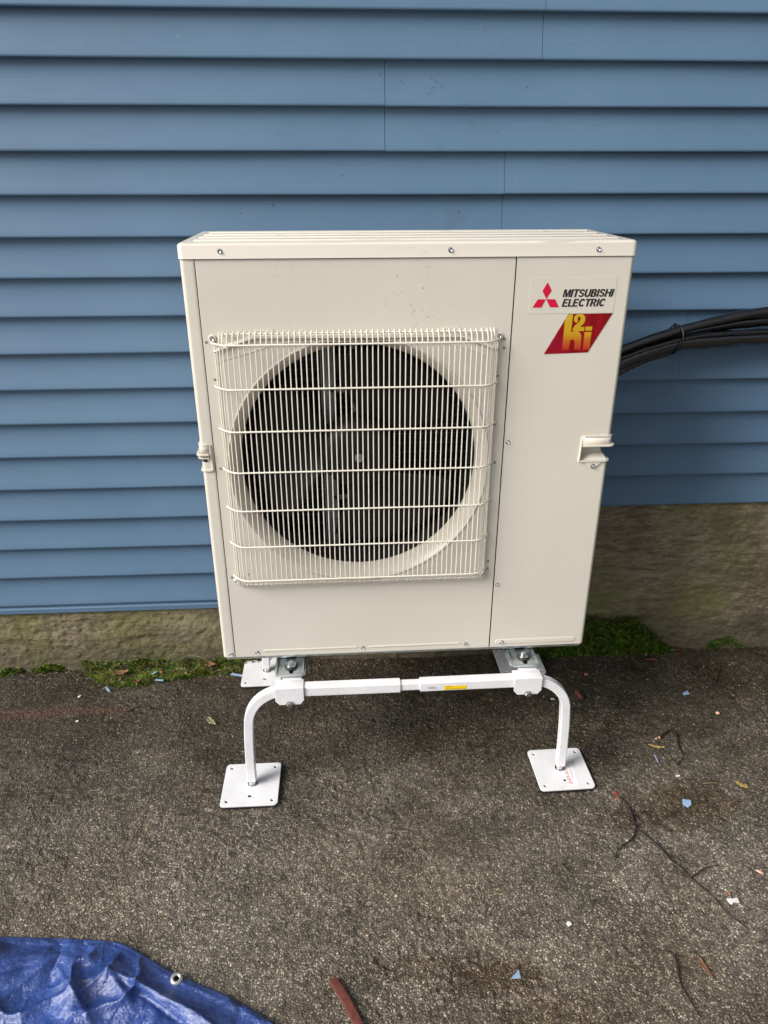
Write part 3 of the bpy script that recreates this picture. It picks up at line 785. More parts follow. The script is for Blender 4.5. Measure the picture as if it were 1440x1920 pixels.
def stroke(path, w=W_):
    L_, R_ = [], []
    for i_, p in enumerate(path):
        a = path[max(i_-1, 0)]; b = path[min(i_+1, len(path)-1)]; dx, dy = b[0]-a[0], b[1]-a[1]; l_ = math.hypot(dx, dy)
        nx_, ny_ = -dy/l_*w/2, dx/l_*w/2; L_.append((p[0]+nx_, p[1]+ny_)); R_.append((p[0]-nx_, p[1]-ny_))
    return L_+R_[::-1]
rc = lambda a, b, c, d: [(a, b), (c, b), (c, d), (a, d)]
h_ = W_/2
GL = {   # letter: (width, loops) in a box one unit high
    'I': (W_, [rc(0, 0, W_, 1)]),
    'T': (.66, [[(0, 1), (.66, 1), (.66, 1-W_*.85), (.33+h_, 1-W_*.85), (.33+h_, 0), (.33-h_, 0), (.33-h_, 1-W_*.85), (0, 1-W_*.85)]]),
    'H': (.74, [[(0, 0), (0, 1), (W_, 1), (W_, .59), (.74-W_, .59), (.74-W_, 1), (.74, 1), (.74, 0), (.74-W_, 0), (.74-W_, .44), (W_, .44), (W_, 0)]]),
    'E': (.62, [[(0, 0), (0, 1), (.60, 1), (.60, .85), (W_, .85), (W_, .585), (.56, .585), (.56, .44), (W_, .44), (W_, .15), (.62, .15), (.62, 0)]]),
    'L': (.55, [[(0, 0), (0, 1), (W_, 1), (W_, .15), (.55, .15), (.55, 0)]]),
    'M': (.88, [[(0, 0), (0, 1), (.25, 1), (.44, .30), (.63, 1), (.88, 1), (.88, 0), (.715, 0), (.715, .76), (.52, 0), (.36, 0), (.165, .76), (.165, 0)]]),
    'U': (.72, [stroke([(h_, 1), (h_, .6)]+arcp(.36, .36, .36-h_, .36-.08, 180, 360, 12)+[(.72-h_, .6), (.72-h_, 1)])]),
    'C': (.74, [stroke(arcp(.38, .5, .38-h_, .5-.08, 38, 322, 20))]),
    'S': (.66, [stroke([(.57, .72)]+arcp(.33, .73, .24, .19, 20, 180, 8)+[(.10, .66), (.17, .57), (.33, .51), (.49, .46)]+arcp(.33, .28, .25, .20, 35, -160, 10), .165)]),
    'B': (.68, [[(0, 0), (0, 1), (.42, 1)]+arcp(.42, .75, .22, .25, 80, -60, 7)+[(.52, .51)]+arcp(.44, .27, .24, .26, 55, -85, 7)+[(.40, 0)], rc(W_, .59, .40, .85), rc(W_, .15, .42, .45)]),
    'R': (.70, [[(0, 0), (0, 1), (.43, 1)]+arcp(.43, .73, .24, .27, 80, -55, 7)+[(.50, .47), (.70, 0), (.51, 0), (.34, .40), (W_, .40), (W_, 0)], rc(W_, .55, .42, .85)]),
}
for body, X0, Y0, X1, Y1 in (('MITSUBISHI', 614, 376, 1244, 280), ('ELECTRIC', 604, 490, 1144, 396)):
    (x0, z0), (x1, z1) = art([(X0, Y0), (X1, Y1)])
    loops, cx_ = [], 0.0
    for ch in body:
        w_, ls = GL[ch]
        for lp in ls: loops.append([(cx_+p[0]+.20*p[1], p[1]) for p in lp])
        cx_ += w_+(.085 if ch not in 'CTL' else .045)
    tw = cx_-.085+.20
    loops = [[(x0+p[0]*(x1-x0)/tw, z0+.0006+p[1]*(z1-z0)) for p in lp] for lp in loops]
    U(sheet('lettering', loops, .0004, M['ink'], None, at=-.0020))
st = U(sheet('model_sticker', [art([(690, 577), (1230, 570), (930, 1055), (386, 1072)])], .0005, M['redp'], at=-.0015))
def arc(cx, cy, rx, ry, a0, a1, n_=10): return [(cx+rx*math.cos(R(a0+(a1-a0)*k/n_)), cy-ry*math.sin(R(a0+(a1-a0)*k/n_))) for k in range(n_+1)]
hl = [(693, 582), (744, 582), (722, 800)]+arc(782, 860, 68, 74, 120, 0, 8)+[(838, 1020), (760, 1020)]+[(768, 930)]+arc(738, 932, 30, 42, 0, 180, 8)+[(692, 1020), (613, 1020), (645, 655)]
i2 = [(888, 800), (975, 798), (952, 1020), (870, 1022)]; i1 = [(900, 733), (983, 730), (980, 780), (895, 782)]
two = [(755, 650)]+[(764, 605), (795, 582), (865, 580), (893, 610), (894, 655), (878, 692), (840, 728), (838, 738), (888, 735), (880, 785), (742, 789), (745, 752), (775, 712), (815, 680), (836, 650), (838, 622), (824, 606), (806, 612), (799, 640), (812, 652), (790, 688), (765, 672)]
for L in (hl, two, i1, i2):
    o = sheet('sticker_glyph', [art(L)], .0004, M['goldp'], None, at=-.0020)
    # keep world coordinates in the mesh for the printed fade: mesh y is depth, so rotate the sheet frame into xy
    for v in o.data.vertices: v.co = (v.co.x, v.co.z, -v.co.y)
    o.rotation_euler = (R(90), 0, 0); U(o)
# rain drops on the unit
pts = [(-.283, 0, 1.352), (-.2835, 0, 1.342), (-.256, 0, 1.244), (.032, 0, 1.35), (.038, 0, 1.328), (.047, 0, 1.29), (.043, 0, 1.268), (.0472, 0, 1.281), (.247, 0, 1.12), (.30, 0, .86)]
pts += [(x, -.0034, z) for x, z in ((.0202, 1.3865), (-.04, 1.389), (-.03, 1.386), (.0, 1.388), (.018, 1.377), (.028, 1.379), (-.025, 1.390))]
for _ in range(60): pts.append((rnd.gauss(.02, .05), 0, rnd.uniform(1.22, 1.365)))
for _ in range(45): pts.append((rnd.gauss(-.27, .04), 0, rnd.uniform(1.22, 1.365)))
o = drop_field('rain_drops', pts, .0006, .0014, None); U(o)
pts = [(rnd.uniform(-.46, .46), rnd.uniform(.01, .31)) for _ in range(220)]
# mounting feet of the unit
for cx in (-.3035, .3105):
    ft = U(empty('mounting_foot', (cx, 0, 0)))
    def A(nm, c, s_, mat, bev=.0012, rot=None): o = box(nm, c, s_, mat, ft, bev, rot); return o
    A('foot_plate', (0, .012, .3535), (.067, .118, .004), M['zinc'], .0015)
    A('side_flange', (-.0345, .012, .3560), (.0022, .118, .010), M['zinc'], .0006)
    A('side_flange', (.0345, .012, .3560), (.0022, .118, .010), M['zinc'], .0006)
    A('front_curl', (0, -.0475, .3560), (.066, .003, .009), M['zinc'], .0012)
    A('step', (0, .044, .3615), (.067, .038, .012), M['zinc'], .003)
    for dx in (-.0255, .0255): A('riser', (dx, .060, .371), (.016, .03, .020), M['zinc'], .002)
    A('hook', (0, .029, .3700), (.019, .010, .026), M['zinc'], .002)
    A('slot', (0, .0245, .3625), (.026, .0030, .0105), M['hole'], .0)
    lathe('rubber_washer', [(.0, .3555), (.016, .3555), (.0165, .3595), (.013, .3640), (.0, .3640)], M['rubber'], ft, n=24, axis='z', loc=(.002, -.014, 0))
    A('slot', (.002, -.033, .3560), (.010, .018, .001), M['hole'], 0)
    lathe('washer', [(.0, .3642), (.0135, .3642), (.0135, .3658), (.0, .3660)], M['screw'], ft, n=24, axis='z', loc=(.002, -.014, 0))
    lathe('bolt_head', [(.0, .366), (.0072, .366), (.0076, .3675), (.0076, .3725), (.0062, .3745), (.0, .375)], M['screw'], ft, n=6, axis='z', loc=(.002, -.014, 0), auto=20)

# ---------------------------------------------------------------- the stand
sd_ = empty('equipment_stand', (0, 0, 0))
tag(sd_, 'white tubular steel stand with four square base plates under the cream unit', 'stand')
PLX = (-.4251, .4317); FY, RY = -.069, .432
plate_loops = [rrect(-.076, -.076, .076, .076, .011, 6)]+[circ(a, b, .0043, 14) for a in (-.060, .060) for b in (-.060, .060)]+[[(-.0042, -.0475), (.0042, -.0475), (.0042, -.0385), (-.0042, -.0385)]]
first = None
bar_z = .3262
for (px, sg) in ((PLX[0], -1), (PLX[1], 1)):
    for py in (FY, RY):
        if first is None: first = sheet('base_plate', plate_loops, .0055, M['white'], sd_, 'flat', .0150, .001); o = first
        else: o = copy(first, sd_)
        o.location = (px, py, 0); o.rotation_euler = (0, 0, R(.6*sg))
        pad = sheet('rubber_pad', [rrect(-.0745, -.0745, .0745, .0745, .010, 4)], .012, M['rubber'], sd_, 'flat', .0098); pad.location = (px, py, 0)
        lathe('leveling_bolt', [(.0, .0148), (.0130, .0148), (.0130, .0180), (.0100, .0190), (.0100, .036), (.0, .036)], M['screw'], sd_, n=18, axis='z', loc=(px-.003*sg, py, 0))
        # bent leg
        pts_ = [(px-.003*sg, py, .0330), (px-.0035*sg, py, .10), (px-.006*sg, py, .17)]
        cx, cz, rr = abs(px)-.010-.100, bar_z-.100, .100
        pts_.append((px-.009*sg, py, cz-.01))
        for k in range(0, 10):
            a = R(90*k/9); pts_.append((sg*(cx+rr*math.cos(a)), py, cz+rr*math.sin(a)))
        pts_.append((sg*.27, py, bar_z))
        tube('leg', pts_, 0, M['white'], sd_, sq=.0122)
        # saddle clamp around the tube
        cl = sheet('saddle_bracket', [[(-.0365, .3445), (.0365, .3445), (.0365, .3060), (.0265, .2935), (-.0265, .2935), (-.0365, .3060)]], .0030, M['white'], sd_, at=py-.0190 if py < 0 else py+.0160, bev=.0009)
        cl.location = (sg*.3045-.0, 0, 0) if sg < 0 else (.3101, 0, 0)
        cxx = cl.location.x
        box('saddle_top', (cxx, py+.0005, .3428), (.0728, .0375, .0034), M['white'], sd_, .0014)
        box('saddle_tongue', (cxx+.006, py+.0225, .3430), (.050, .014, .0046), M['white'], sd_, .002)
        if py < 0:
            lathe('bolt', [(.0, -.0295), (.0055, -.0292), (.0070, -.0275), (.0072, -.0240), (.0090, -.0238), (.0092, -.0215)], M['screw'], sd_, n=6, loc=(cxx-.001, py, .2985), auto=20)
    # channel rail from front to back
    cxx = -.3035 if sg < 0 else .3105
    box('cross_rail', (cxx, (FY+RY)/2+.008, .3330), (.050, RY-FY-.045, .026), M['zinc'], sd_, .002)
    box('rail_lip', (cxx-.038, .19, .3455), (.0035, .44, .012), M['zinc'], sd_, .0008)
    box('rail_lip', (cxx+.038, .19, .3455), (.0035, .44, .012), M['zinc'], sd_, .0008)
    box('rail_top', (cxx, .19, .3490), (.078, .46, .0030), M['zinc'], sd_, .0008)
for py in (FY, RY):
    tube('sleeve_tube', [(-.267, py, bar_z+.0007), (-.0215, py, bar_z)], 0, M['white'], sd_, sq=.0140)
    tube('sleeve_tube', [(.0300, py, bar_z-.0002), (.275, py, bar_z+.0006)], 0, M['white'], sd_, sq=.0140)
    tube('inner_tube', [(-.06, py, bar_z), (.06, py, bar_z)], 0, M['white'], sd_, sq=.0105)
fr = FY-.0145
sheet('warning_label', [[(.0905, .3160), (.0925, .3285), (.1500, .3280), (.1510, .3165)]], .0004, M['yellow'], sd_, at=fr)
t = text('label_print', 'WARNING', .004, M['ink'], sd_, width=(.016, .0020)); t.data.transform(FRONT); t.location = (.0945, fr-.0004, .3256)
t = text('label_print', 'READ ALL INSTRUCTIONS BEFORE USE', .004, M['ink'], sd_, width=(.050, .0018)); t.data.transform(FRONT); t.location = (.0955, fr-.0004, .3178)
t = text('part_number', '24332', .008, M['ink'], sd_, width=(.0205, .0052)); t.data.transform(FRONT); t.location = (.0505, fr-.0002, .3220)
lb = sheet('maker_label', [[(-.016, -.042), (.0145, -.042), (.0145, .040), (-.016, .040)]], .0004, M['paper'], sd_, 'flat', .01535); lb.location = (.4515, -.0905, 0); lb.rotation_euler = (0, 0, R(-2))
t = text('maker_print', 'QUICK-SLING', .01, M['pink'], sd_, width=(.064, .0115), shear=.15, offset=.012); t.location = (.4500, -.1290, .0157); t.rotation_euler = (0, 0, R(90))
t = text('maker_print', 'FOLLOW MANUAL', .01, M['ink'], sd_, width=(.030, .0026)); t.location = (.4580, -.1060, .0157); t.rotation_euler = (0, 0, R(90))

# ---------------------------------------------------------------- pipe bundle
def spline(pts_, n_=8):
    out = []; P_ = [Vector(p) for p in pts_]
    P_ = [P_[0]*2-P_[1]]+P_+[P_[-1]*2-P_[-2]]
    for i in range(1, len(P_)-2):
        for k in range(n_):
            t = k/n_; a, b, c, d = P_[i-1:i+3]
            out.append(.5*((2*b)+(c-a)*t+(2*a-5*b+4*c-d)*t*t+(3*b-a-3*c+d)*t**3))
    out.append(P_[-2]); return out
pb = empty('pipe_bundle', (.7, .43, 1.05))
tag(pb, 'black wrapped pipe and cable bundle running from the unit along the blue wall', 'pipes')
def pipe(name, pts_, r_, rib=0.0, ribl=.012, mat='wrap', seed=0):
    sp_ = spline(pts_, 40); rad = []
    acc = 0
    for i, p in enumerate(sp_):
        if i: acc += (p-sp_[i-1]).length
        rad.append(r_*(1+rib*abs(math.sin(acc/ribl*math.pi))+.05*math.sin(acc*31+seed)+.03*math.sin(acc*77+seed)))
    o = tube(name, sp_, rad, M[mat], pb, n=16, auto=60)
    for v in o.data.vertices: v.co -= Vector((.7, .43, 1.05))
    return o
pipe('conduit', [(.40, .345, .86), (.50, .375, .96), (.58, .41, 1.035), (.650, .430, 1.0735), (.795, .432, 1.1215), (.916, .432, 1.1510), (1.048, .434, 1.173), (1.3, .436, 1.190), (1.7, .436, 1.185), (2.6, .43, 1.17)], .0120, .07, .009)
pipe('pipe', [(.40, .35, .84), (.50, .37, .93), (.58, .41, .995), (.652, .434, 1.0380), (.800, .438, 1.0850), (.925, .440, 1.0955), (1.062, .444, 1.1005), (1.3, .444, 1.103), (1.7, .444, 1.09), (2.6, .44, 1.07)], .0215, .05, .03, seed=2)
pipe('pipe', [(.40, .36, .86), (.50, .40, .955), (.60, .445, 1.02), (.66, .458, 1.054), (.80, .462, 1.102), (.92, .463, 1.126), (1.05, .463, 1.142), (1.3, .463, 1.148), (2.6, .46, 1.13)], .0165, .03, .03, seed=4)
pipe('cable', [(.42, .33, .87), (.52, .37, .965), (.60, .400, 1.035), (.652, .412, 1.0575), (.799, .412, 1.1015), (.923, .414, 1.1165), (1.060, .418, 1.1195), (1.3, .42, 1.120), (2.6, .42, 1.10)], .0042, .02, .03)
pipe('pipe', [(.42, .36, .82), (.54, .39, .93), (.62, .425, .992), (.655, .44, 1.012), (.72, .446, 1.040), (.800, .448, 1.066)], [1][0]*.012, .1, .02, seed=6)
tie = tube('cable_tie', [(.795+.036*1.0*math.cos(R(a))*.25+.004*math.sin(R(a)), .438-.035*math.cos(R(a)), 1.099+.039*math.sin(R(a))) for a in range(-180, 181, 20)], .0022, M['black'], pb, n=6)
for v in tie.data.vertices: v.co -= Vector((.7, .43, 1.05))
tt = tube('tie_tail', [(.789, .432, 1.134), (.785, .430, 1.144)], .0028, M['black'], pb, n=6)
for v in tt.data.vertices: v.co -= Vector((.7, .43, 1.05))

# ---------------------------------------------------------------- moss (nobody could count it)
def moss(name, label, inside, z_of, n_, bbox, mat, hmin, hmax, seed, on_wall=False):
    r_ = random.Random(seed); vs2, fs2 = [], []
    x0, x1, y0, y1 = bbox; made = 0
    while made < n_:
        x = r_.uniform(x0, x1); y = r_.uniform(y0, y1); w = inside(x, y)
        if r_.random() > w: continue
        made += 1; z = z_of(x, y)
        cl = .5+.5*math.sin(x*61+seed)*math.sin(y*83+x*17)
        h = r_.uniform(hmin, hmax)*(.45+.9*cl)*(.5+.5*w)
        nb = 4
        for k in range(nb):
            a = r_.uniform(0, 6.28); ln = h*r_.uniform(.35, .9); wd = h*r_.uniform(.14, .24)
            dx, dy = math.cos(a), math.sin(a); b = len(vs2)
            up_ = h*r_.uniform(.45, 1.0)
            vs2.append((x-dy*wd, y+dx*wd, z)); vs2.append((x+dy*wd, y-dx*wd, z))
            vs2.append((x+dx*ln*.55+dy*wd*.8, y+dy*ln*.55-dx*wd*.8, z+up_*.75)); vs2.append((x+dx*ln*.55-dy*wd*.8, y+dy*ln*.55+dx*wd*.8, z+up_*.75))
            vs2.append((x+dx*ln, y+dy*ln, z+up_))
            fs2 += [(b, b+1, b+2, b+3), (b+3, b+2, b+4)]
    o = mesh_obj(name, vs2, fs2, M[mat]); tag(o, label, kind='stuff'); return o
def smooth(a, b, v): t = max(0, min(1, (v-a)/(b-a))); return t*t*(3-2*t)
def lump(x, y, s_=18, seed=3): return float(vnoise(np.array(x), np.array(y), s_, seed))
def wall_y(x): return .507+math.tan(WA)*x
def left_lo(x): return float(np.interp(x, [-1.06, -1.0, -.93, -.83, -.75, -.67, -.60, -.55, -.46, -.40], [.50, .435, .392, .380, .405, .428, .425, .432, .445, .49]))
def in_left(x, y):
    e = min((y-left_lo(x)-.010*lump(x, y, 40, 8)), .53-y, (x+1.07)); return smooth(0, .022, e)*(.75+.25*lump(x, y, 25, 5)) if x < -.42 else 0
def mound(inside, hh):
    return lambda x, y: float(ground_z(x, y))+hh*min(1, inside(x, y))*(.6+.4*lump(x, y, 22, 6))+wallrise(x, y, inside)
def wallrise(x, y, inside): return .032*smooth(.465, .515, y)*min(1, inside(x, y))*(.6+.5*lump(x, 0.0, 12, 15))
def soil_patch(label, inside, hh, bbox, step=.004):
    x0, x1, y0, y1 = bbox; xs2 = np.arange(x0, x1, step); ys2 = np.arange(y0, y1, step)
    P_ = np.zeros((len(ys2), len(xs2), 3)); mk = np.zeros((len(ys2), len(xs2)), bool)
    for j, y in enumerate(ys2):
        for i, x in enumerate(xs2):
            w = inside(x, y); P_[j, i] = (x, y, float(ground_z(x, y))-.003+(hh+.003)*min(1, w)*(.6+.4*lump(x, y, 22, 6))+wallrise(x, y, inside)); mk[j, i] = w > .02
    o = grid_obj('moss_soil', P_, M['soil'], mask=mk); tag(o, label, kind='stuff'); return o
soil_patch('dark soil under the moss at the left of the unit', in_left, .014, (-1.08, -.41, .37, .535))
moss('moss', 'bright green moss patch on the ground along the wall left of the unit', in_left, mound(in_left, .014), 26000, (-1.08, -.42, .37, .53), 'moss', .0035, .0085, 3)
def in_l2(x, y): return smooth(1, .3, ((x+1.34)/.11)**2+((y-.497)/.03)**2+.5*lump(x, y, 50, 4))
def in_l3(x, y): return smooth(1, .3, ((x+1.145)/.065)**2+((y-.495)/.016)**2+.5*lump(x, y, 50, 4))
moss('moss', 'small moss tuft in the wall foot at the far left edge', in_l2, mound(in_l2, .008), 1700, (-1.47, -1.22, .46, .53), 'moss', .004, .009, 4)
moss('moss', 'thin moss strip between the two left moss patches', in_l3, mound(in_l3, .006), 900, (-1.22, -1.06, .475, .52), 'moss', .004, .008, 5)
# moss climbing the foundation right of the unit: a bank from the ground up the wall
def bank(x0, x1, top, n_, hh, seed, mat, label, depth=.03):
    r_ = random.Random(seed); vs2, fs2 = [], []; k_ = 0
    while k_ < n_:
        x = r_.uniform(x0, x1); tz = top(x)
        if tz <= 0: continue
        z = r_.uniform(0, tz); f = z/tz
        if r_.random() > smooth(1.0, .75, f+.22*lump(x, z, 30, seed))+.02: continue
        k_ += 1
        yb = wall_y(x)-depth*(1-f)**1.2-.010*(.5+.5*lump(x, z, 26, 9))
        h = r_.uniform(.5, 1)*hh
        for q in range(4):
            ax, az = r_.uniform(-1, 1), r_.uniform(-.6, 1); ln = h*r_.uniform(.5, 1); wd = h*.18; b = len(vs2)
            ddx, ddy, ddz = ax*ln*.7, -ln*.75, az*ln*.6
            px_, pz_ = -az*wd, ax*wd
            vs2 += [(x-px_, yb, z-pz_), (x+px_, yb, z+pz_), (x+ddx*.6+px_*.8, yb+ddy*.6, z+ddz*.6+pz_*.8), (x+ddx*.6-px_*.8, yb+ddy*.6, z+ddz*.6-pz_*.8), (x+ddx, yb+ddy, z+ddz)]
            fs2 += [(b, b+1, b+2, b+3), (b+3, b+2, b+4)]
    # soil core
    xs2 = np.arange(x0, x1, .008); rows = np.linspace(0, 1, 16); P_ = np.zeros((16, len(xs2), 3))
    for j, f in enumerate(rows):
        for i, x in enumerate(xs2):
            tz = max(.004, top(x)*.92); P_[j, i] = (x, wall_y(x)+.004-depth*(1-f)**1.2-.006*(.5+.5*lump(x, f*tz, 26, 9))*(f < .97)+.012*(f > .97), f*tz-.002)
    o = mesh_obj('moss', vs2, fs2, M[mat]); tag(o, label, kind='stuff')
    c = grid_obj('moss_soil', P_, M['soil']); tag(c, 'soil under the '+label, kind='stuff')
tr = lambda x: float(np.interp(x, [.40, .60, .68, .78, .84, .89, .925, .955, 1.0], [.15, .155, .152, .135, .134, .105, .062, .02, 0]))
bank(.40, .995, tr, 14000, .0115, 12, 'dmoss', 'dark green moss bank growing up the foundation right of the unit', .035)
ts = lambda x: max(0.0, .042*(1-((x-1.18)/.085)**2))
bank(1.10, 1.26, ts, 1100, .009, 14, 'dmoss', 'small moss tuft in the wall foot at the far right', .016)
# grass blades arching out of the left moss
def blade(pts_, label, r_=.0011, grp='grass blades by the left moss'):
    sp_ = spline(pts_, 6); n_ = len(sp_); o = tube('grass_blade', sp_, [r_*(1-.75*abs(2*i/(n_-1)-1)**2) for i in range(n_)], M['grass'], n=5)
    tag(o, label, 'grass', grp)
blade([(-.750, .470, .012), (-.725, .488, .075), (-.690, .492, .088), (-.655, .478, .080)], 'longest arching grass blade against the foundation left of the unit')
blade([(-.745, .480, .030), (-.690, .486, .050), (-.640, .470, .052), (-.590, .450, .034)], 'grass blade lying low and long over the moss beside the unit')
blade([(-.760, .480, .02), (-.745, .485, .056), (-.715, .482, .060)], 'short pale grass blade nearest the middle of the moss')

# ---------------------------------------------------------------- tarpaulin
ex = spline([(-2.0, -.40, 0), (-1.5, -.440, 0), (-1.15, -.462, 0), (-.9367, -.4697, 0), (-.771, -.4850, 0), (-.669, -.5020, 0), (-.600, -.540, 0), (-.528, -.5810, 0), (-.4165, -.6340, 0), (-.326, -.6900, 0), (-.20, -.79, 0), (-.05, -.93, 0)], 60)
E_ = np.array([[p.x, p.y] for p in ex]); nu = len(E_)
tn = np.gradient(E_, axis=0); tn /= np.linalg.norm(tn, axis=1)[:, None]
kk = np.exp(-np.linspace(-2, 2, 61)**2); kk /= kk.sum()
nrm = np.stack([tn[:, 1], -tn[:, 0]], 1)
for j in range(2):
    pad_ = np.pad(nrm[:, j], 30, mode='edge'); nrm[:, j] = np.convolve(pad_, kk, 'valid')
nrm[:, 0] = np.minimum(nrm[:, 0], -.05); nrm /= np.linalg.norm(nrm, axis=1)[:, None]
vv = np.concatenate([np.linspace(0, .03, 9)[:-1], np.linspace(.03, .75, 190)])
V_, UI = np.meshgrid(vv, np.arange(nu), indexing='ij')
X = E_[UI, 0]+nrm[UI, 0]*V_; Y = E_[UI, 1]+nrm[UI, 1]*V_
def fold(ax, ay, bx, by, w, h, skew=.0):
    dx, dy = bx-ax, by-ay; L = math.hypot(dx, dy); t = ((X-ax)*dx+(Y-ay)*dy)/L/L; d = ((X-ax)*dy-(Y-ay)*dx)/L
    env = np.clip(1.15-np.abs(t-.5)*2, 0, 1)**.7
    return h*env*np.exp(-np.abs(d-skew*t)/w)
Zt = .006+.0045*(1+fbm(X, Y, 9, 60, 4, .55))
rg = 1-np.abs(fbm(X+.05*vnoise(X, Y, 6, 71), Y, 6.5, 64, 3, .5)); Zt += .018*np.clip(rg, 0, 1)**5
rg = 1-np.abs(fbm(X, Y, 17, 68, 2, .5)); Zt += .0030*np.clip(rg, 0, 1)**6
for f in ((-.672, -.575, -.44, -.70, .011, .026), (-.672, -.575, -.745, -.66, .012, .020), (-.672, -.575, -.60, -.66, .010, .016), (-.66, -.52, -.672, -.60, .010, .012), (-.76, -.50, -.90, -.66, .014, .014), (-.60, -.56, -.40, -.66, .008, .010), (-.9, -.5, -1.1, -.68, .014, .015), (-.78, -.56, -.66, -.70, .009, .014), (-.56, -.62, -.33, -.78, .010, .012)):
    Zt += fold(*f)
Zt -= fold(-.655, -.592, -.45, -.715, .007, .014)+fold(-.690, -.588, -.755, -.67, .006, .008)
edge_f = np.clip(V_/.05, 0, 1); Zt = Zt*(.22+.78*edge_f**1.2)+.003+.0015*np.exp(-((V_-.016)/.003)**2)
Zt[0] = .0015
tp = grid_obj('tarp', np.stack([X, Y, Zt], -1), M['tarp'])
tag(tp, 'crumpled blue plastic tarpaulin lying on the asphalt in the near left corner', 'tarpaulin')
# eyelet
gx, gy = -.5281, -.5975; gi = np.unravel_index(np.argmin((X-gx)**2+(Y-gy)**2), X.shape); gz = Zt[gi]+.002
o = lathe('eyelet', [(.0052, -.002), (.0056, .0020), (.0075, .0034), (.0105, .0030), (.0125, .0010), (.0128, -.001)], M['grommet'], tp, n=28, axis='z', loc=(gx, gy, gz)); o.rotation_euler = (R(8), R(6), 0)
o = lathe('eyelet_hole', [(.0, .0006), (.0054, .0006), (.0056, -.001)], M['hole'], tp, n=20, axis='z', loc=(gx, gy, gz))

# ---------------------------------------------------------------- small litter, each its own thing
def gz_at(x, y): return float(ground_z(x, y))+.0022
def chip(name, pts_, th, mat, label, cat, lift=0, tilt=None, grp=None):
    cx = sum(p[0] for p in pts_)/len(pts_); cy = sum(p[1] for p in pts_)/len(pts_)
    o = sheet(name, [[(x-cx, y-cy) for x, y in pts_]], th, M[mat], None, 'flat', th, min(.0003, th*.2))
    o.location = (cx, cy, gz_at(cx, cy)+lift)
    o.rotation_euler = tilt if tilt else (R(rnd.uniform(-3, 3)), R(rnd.uniform(-3, 3)), 0)
    return tag(o, label, cat, grp)
chip('siding_scrap', [(.7287, -.1915), (.7498, -.1966), (.7454, -.2108), (.7323, -.2192), (.7230, -.2077)], .0018, 'bluech', 'five-sided light blue siding scrap on the damp patch right of the stand', 'scrap', grp='blue siding scraps')
chip('siding_scrap', [(.1858, -.6177), (.1862, -.6357), (.1642, -.6356)], .0018, 'bluech', 'triangular light blue siding scrap in the wet patch near the front', 'scrap', grp='blue siding scraps')
chip('siding_scrap', [(.9232, .2427), (.9453, .2552), (.9444, .2362), (.9240, .2321)], .0018, 'bluech', 'small blue siding scrap on the asphalt near the right-hand wall', 'scrap', grp='blue siding scraps')
def strip_chip(a, b, w, mat, label, cat='scrap', name='plastic_strip', th=.0018, lift=0.0, grp=None):
    a = Vector(a); b = Vector(b); d = (b-a).normalized(); p = Vector((-d.y, d.x))*w/2
    return chip(name, [tuple(a-p), tuple(b-p*.9), tuple(b+p), tuple(a+p*.8)], th, mat, label, cat, lift, grp=grp)
strip_chip((-.941, .3953), (-.9246, .3725), .007, 'bluech', 'thin blue sliver at the front edge of the left moss', grp='blue siding scraps')
strip_chip((-.7859, .4154), (-.7584, .408), .007, 'bluech', 'pale blue sliver on the moss edge, middle of the patch', lift=.008, grp='blue siding scraps')
strip_chip((-.7984, .4368), (-.789, .4469), .008, 'bluech', 'short blue sliver half buried in the moss', lift=.016, grp='blue siding scraps')
strip_chip((-.541, .4328), (-.488, .4165), .010, 'bluech', 'long blue strip beside the rear left base plate', grp='blue siding scraps', lift=.004)
strip_chip((.9550, .4710), (.9930, .4690), .004, 'teal', 'thin teal plastic strip at the foot of the right-hand wall')
strip_chip((.9960, .4740), (1.0140, .4690), .008, 'rust', 'dark red chip beside the teal strip at the wall foot', 'chip', 'red_chip', .004)
strip_chip((.6534, .4791), (.6653, .4688), .005, 'redpl', 'small red plastic sliver below the dark moss bank', name='plastic_sliver')
strip_chip((.7210, -.0240), (.7199, -.0535), .0026, 'bluech', 'thin grey-blue sliver pointing at the yellow leaf', name='plastic_sliver')
strip_chip((.4900, .2372), (.5010, .2382), .004, 'whitech', 'white pellet beside the right leg bend of the stand', 'chip', 'white_chip', .003, grp='white plastic bits')
strip_chip((.7480, -.1088), (.7590, -.1078), .0045, 'whitech', 'white plastic stub above the five-sided blue scrap', 'chip', 'white_chip', .003, grp='white plastic bits')
chip('white_chip', [(.3180, -.5183), (.3250, -.5193), (.3275, -.5263), (.3200, -.5293), (.3160, -.5240)], .004, 'whitech', 'lone white chip on the asphalt in the foreground centre right', 'chip', grp='white plastic bits')
chip('broken_tile', [(.7014, -.4891), (.7100, -.4881), (.7130, -.4905), (.7266, -.4884), (.7262, -.4998), (.7120, -.4990), (.7080, -.5030), (.7035, -.5010)], .004, 'whitech', 'broken white plastic piece with ragged edge at the lower right', 'chip')
strip_chip((-1.0146, .347), (-1.0100, .355), .006, 'whitech', 'tiny white chip on the asphalt left of the moss', 'chip', 'white_chip', .003, grp='white plastic bits')
strip_chip((-.9762, .500), (-.9662, .505), .007, 'whitech', 'white chip lying on the left end of the moss patch', 'chip', 'white_chip', .003, .014, grp='white plastic bits')
strip_chip((-1.2865, .5000), (-1.2785, .503), .007, 'whitech', 'white chip beside the moss tuft at the far left', 'chip', 'white_chip', .003, .003, grp='white plastic bits')
strip_chip((-.9881, .2313), (-.9801, .2333), .006, 'whitech', 'white chip on the red-stained asphalt', 'chip', 'white_chip', .003, grp='white plastic bits')
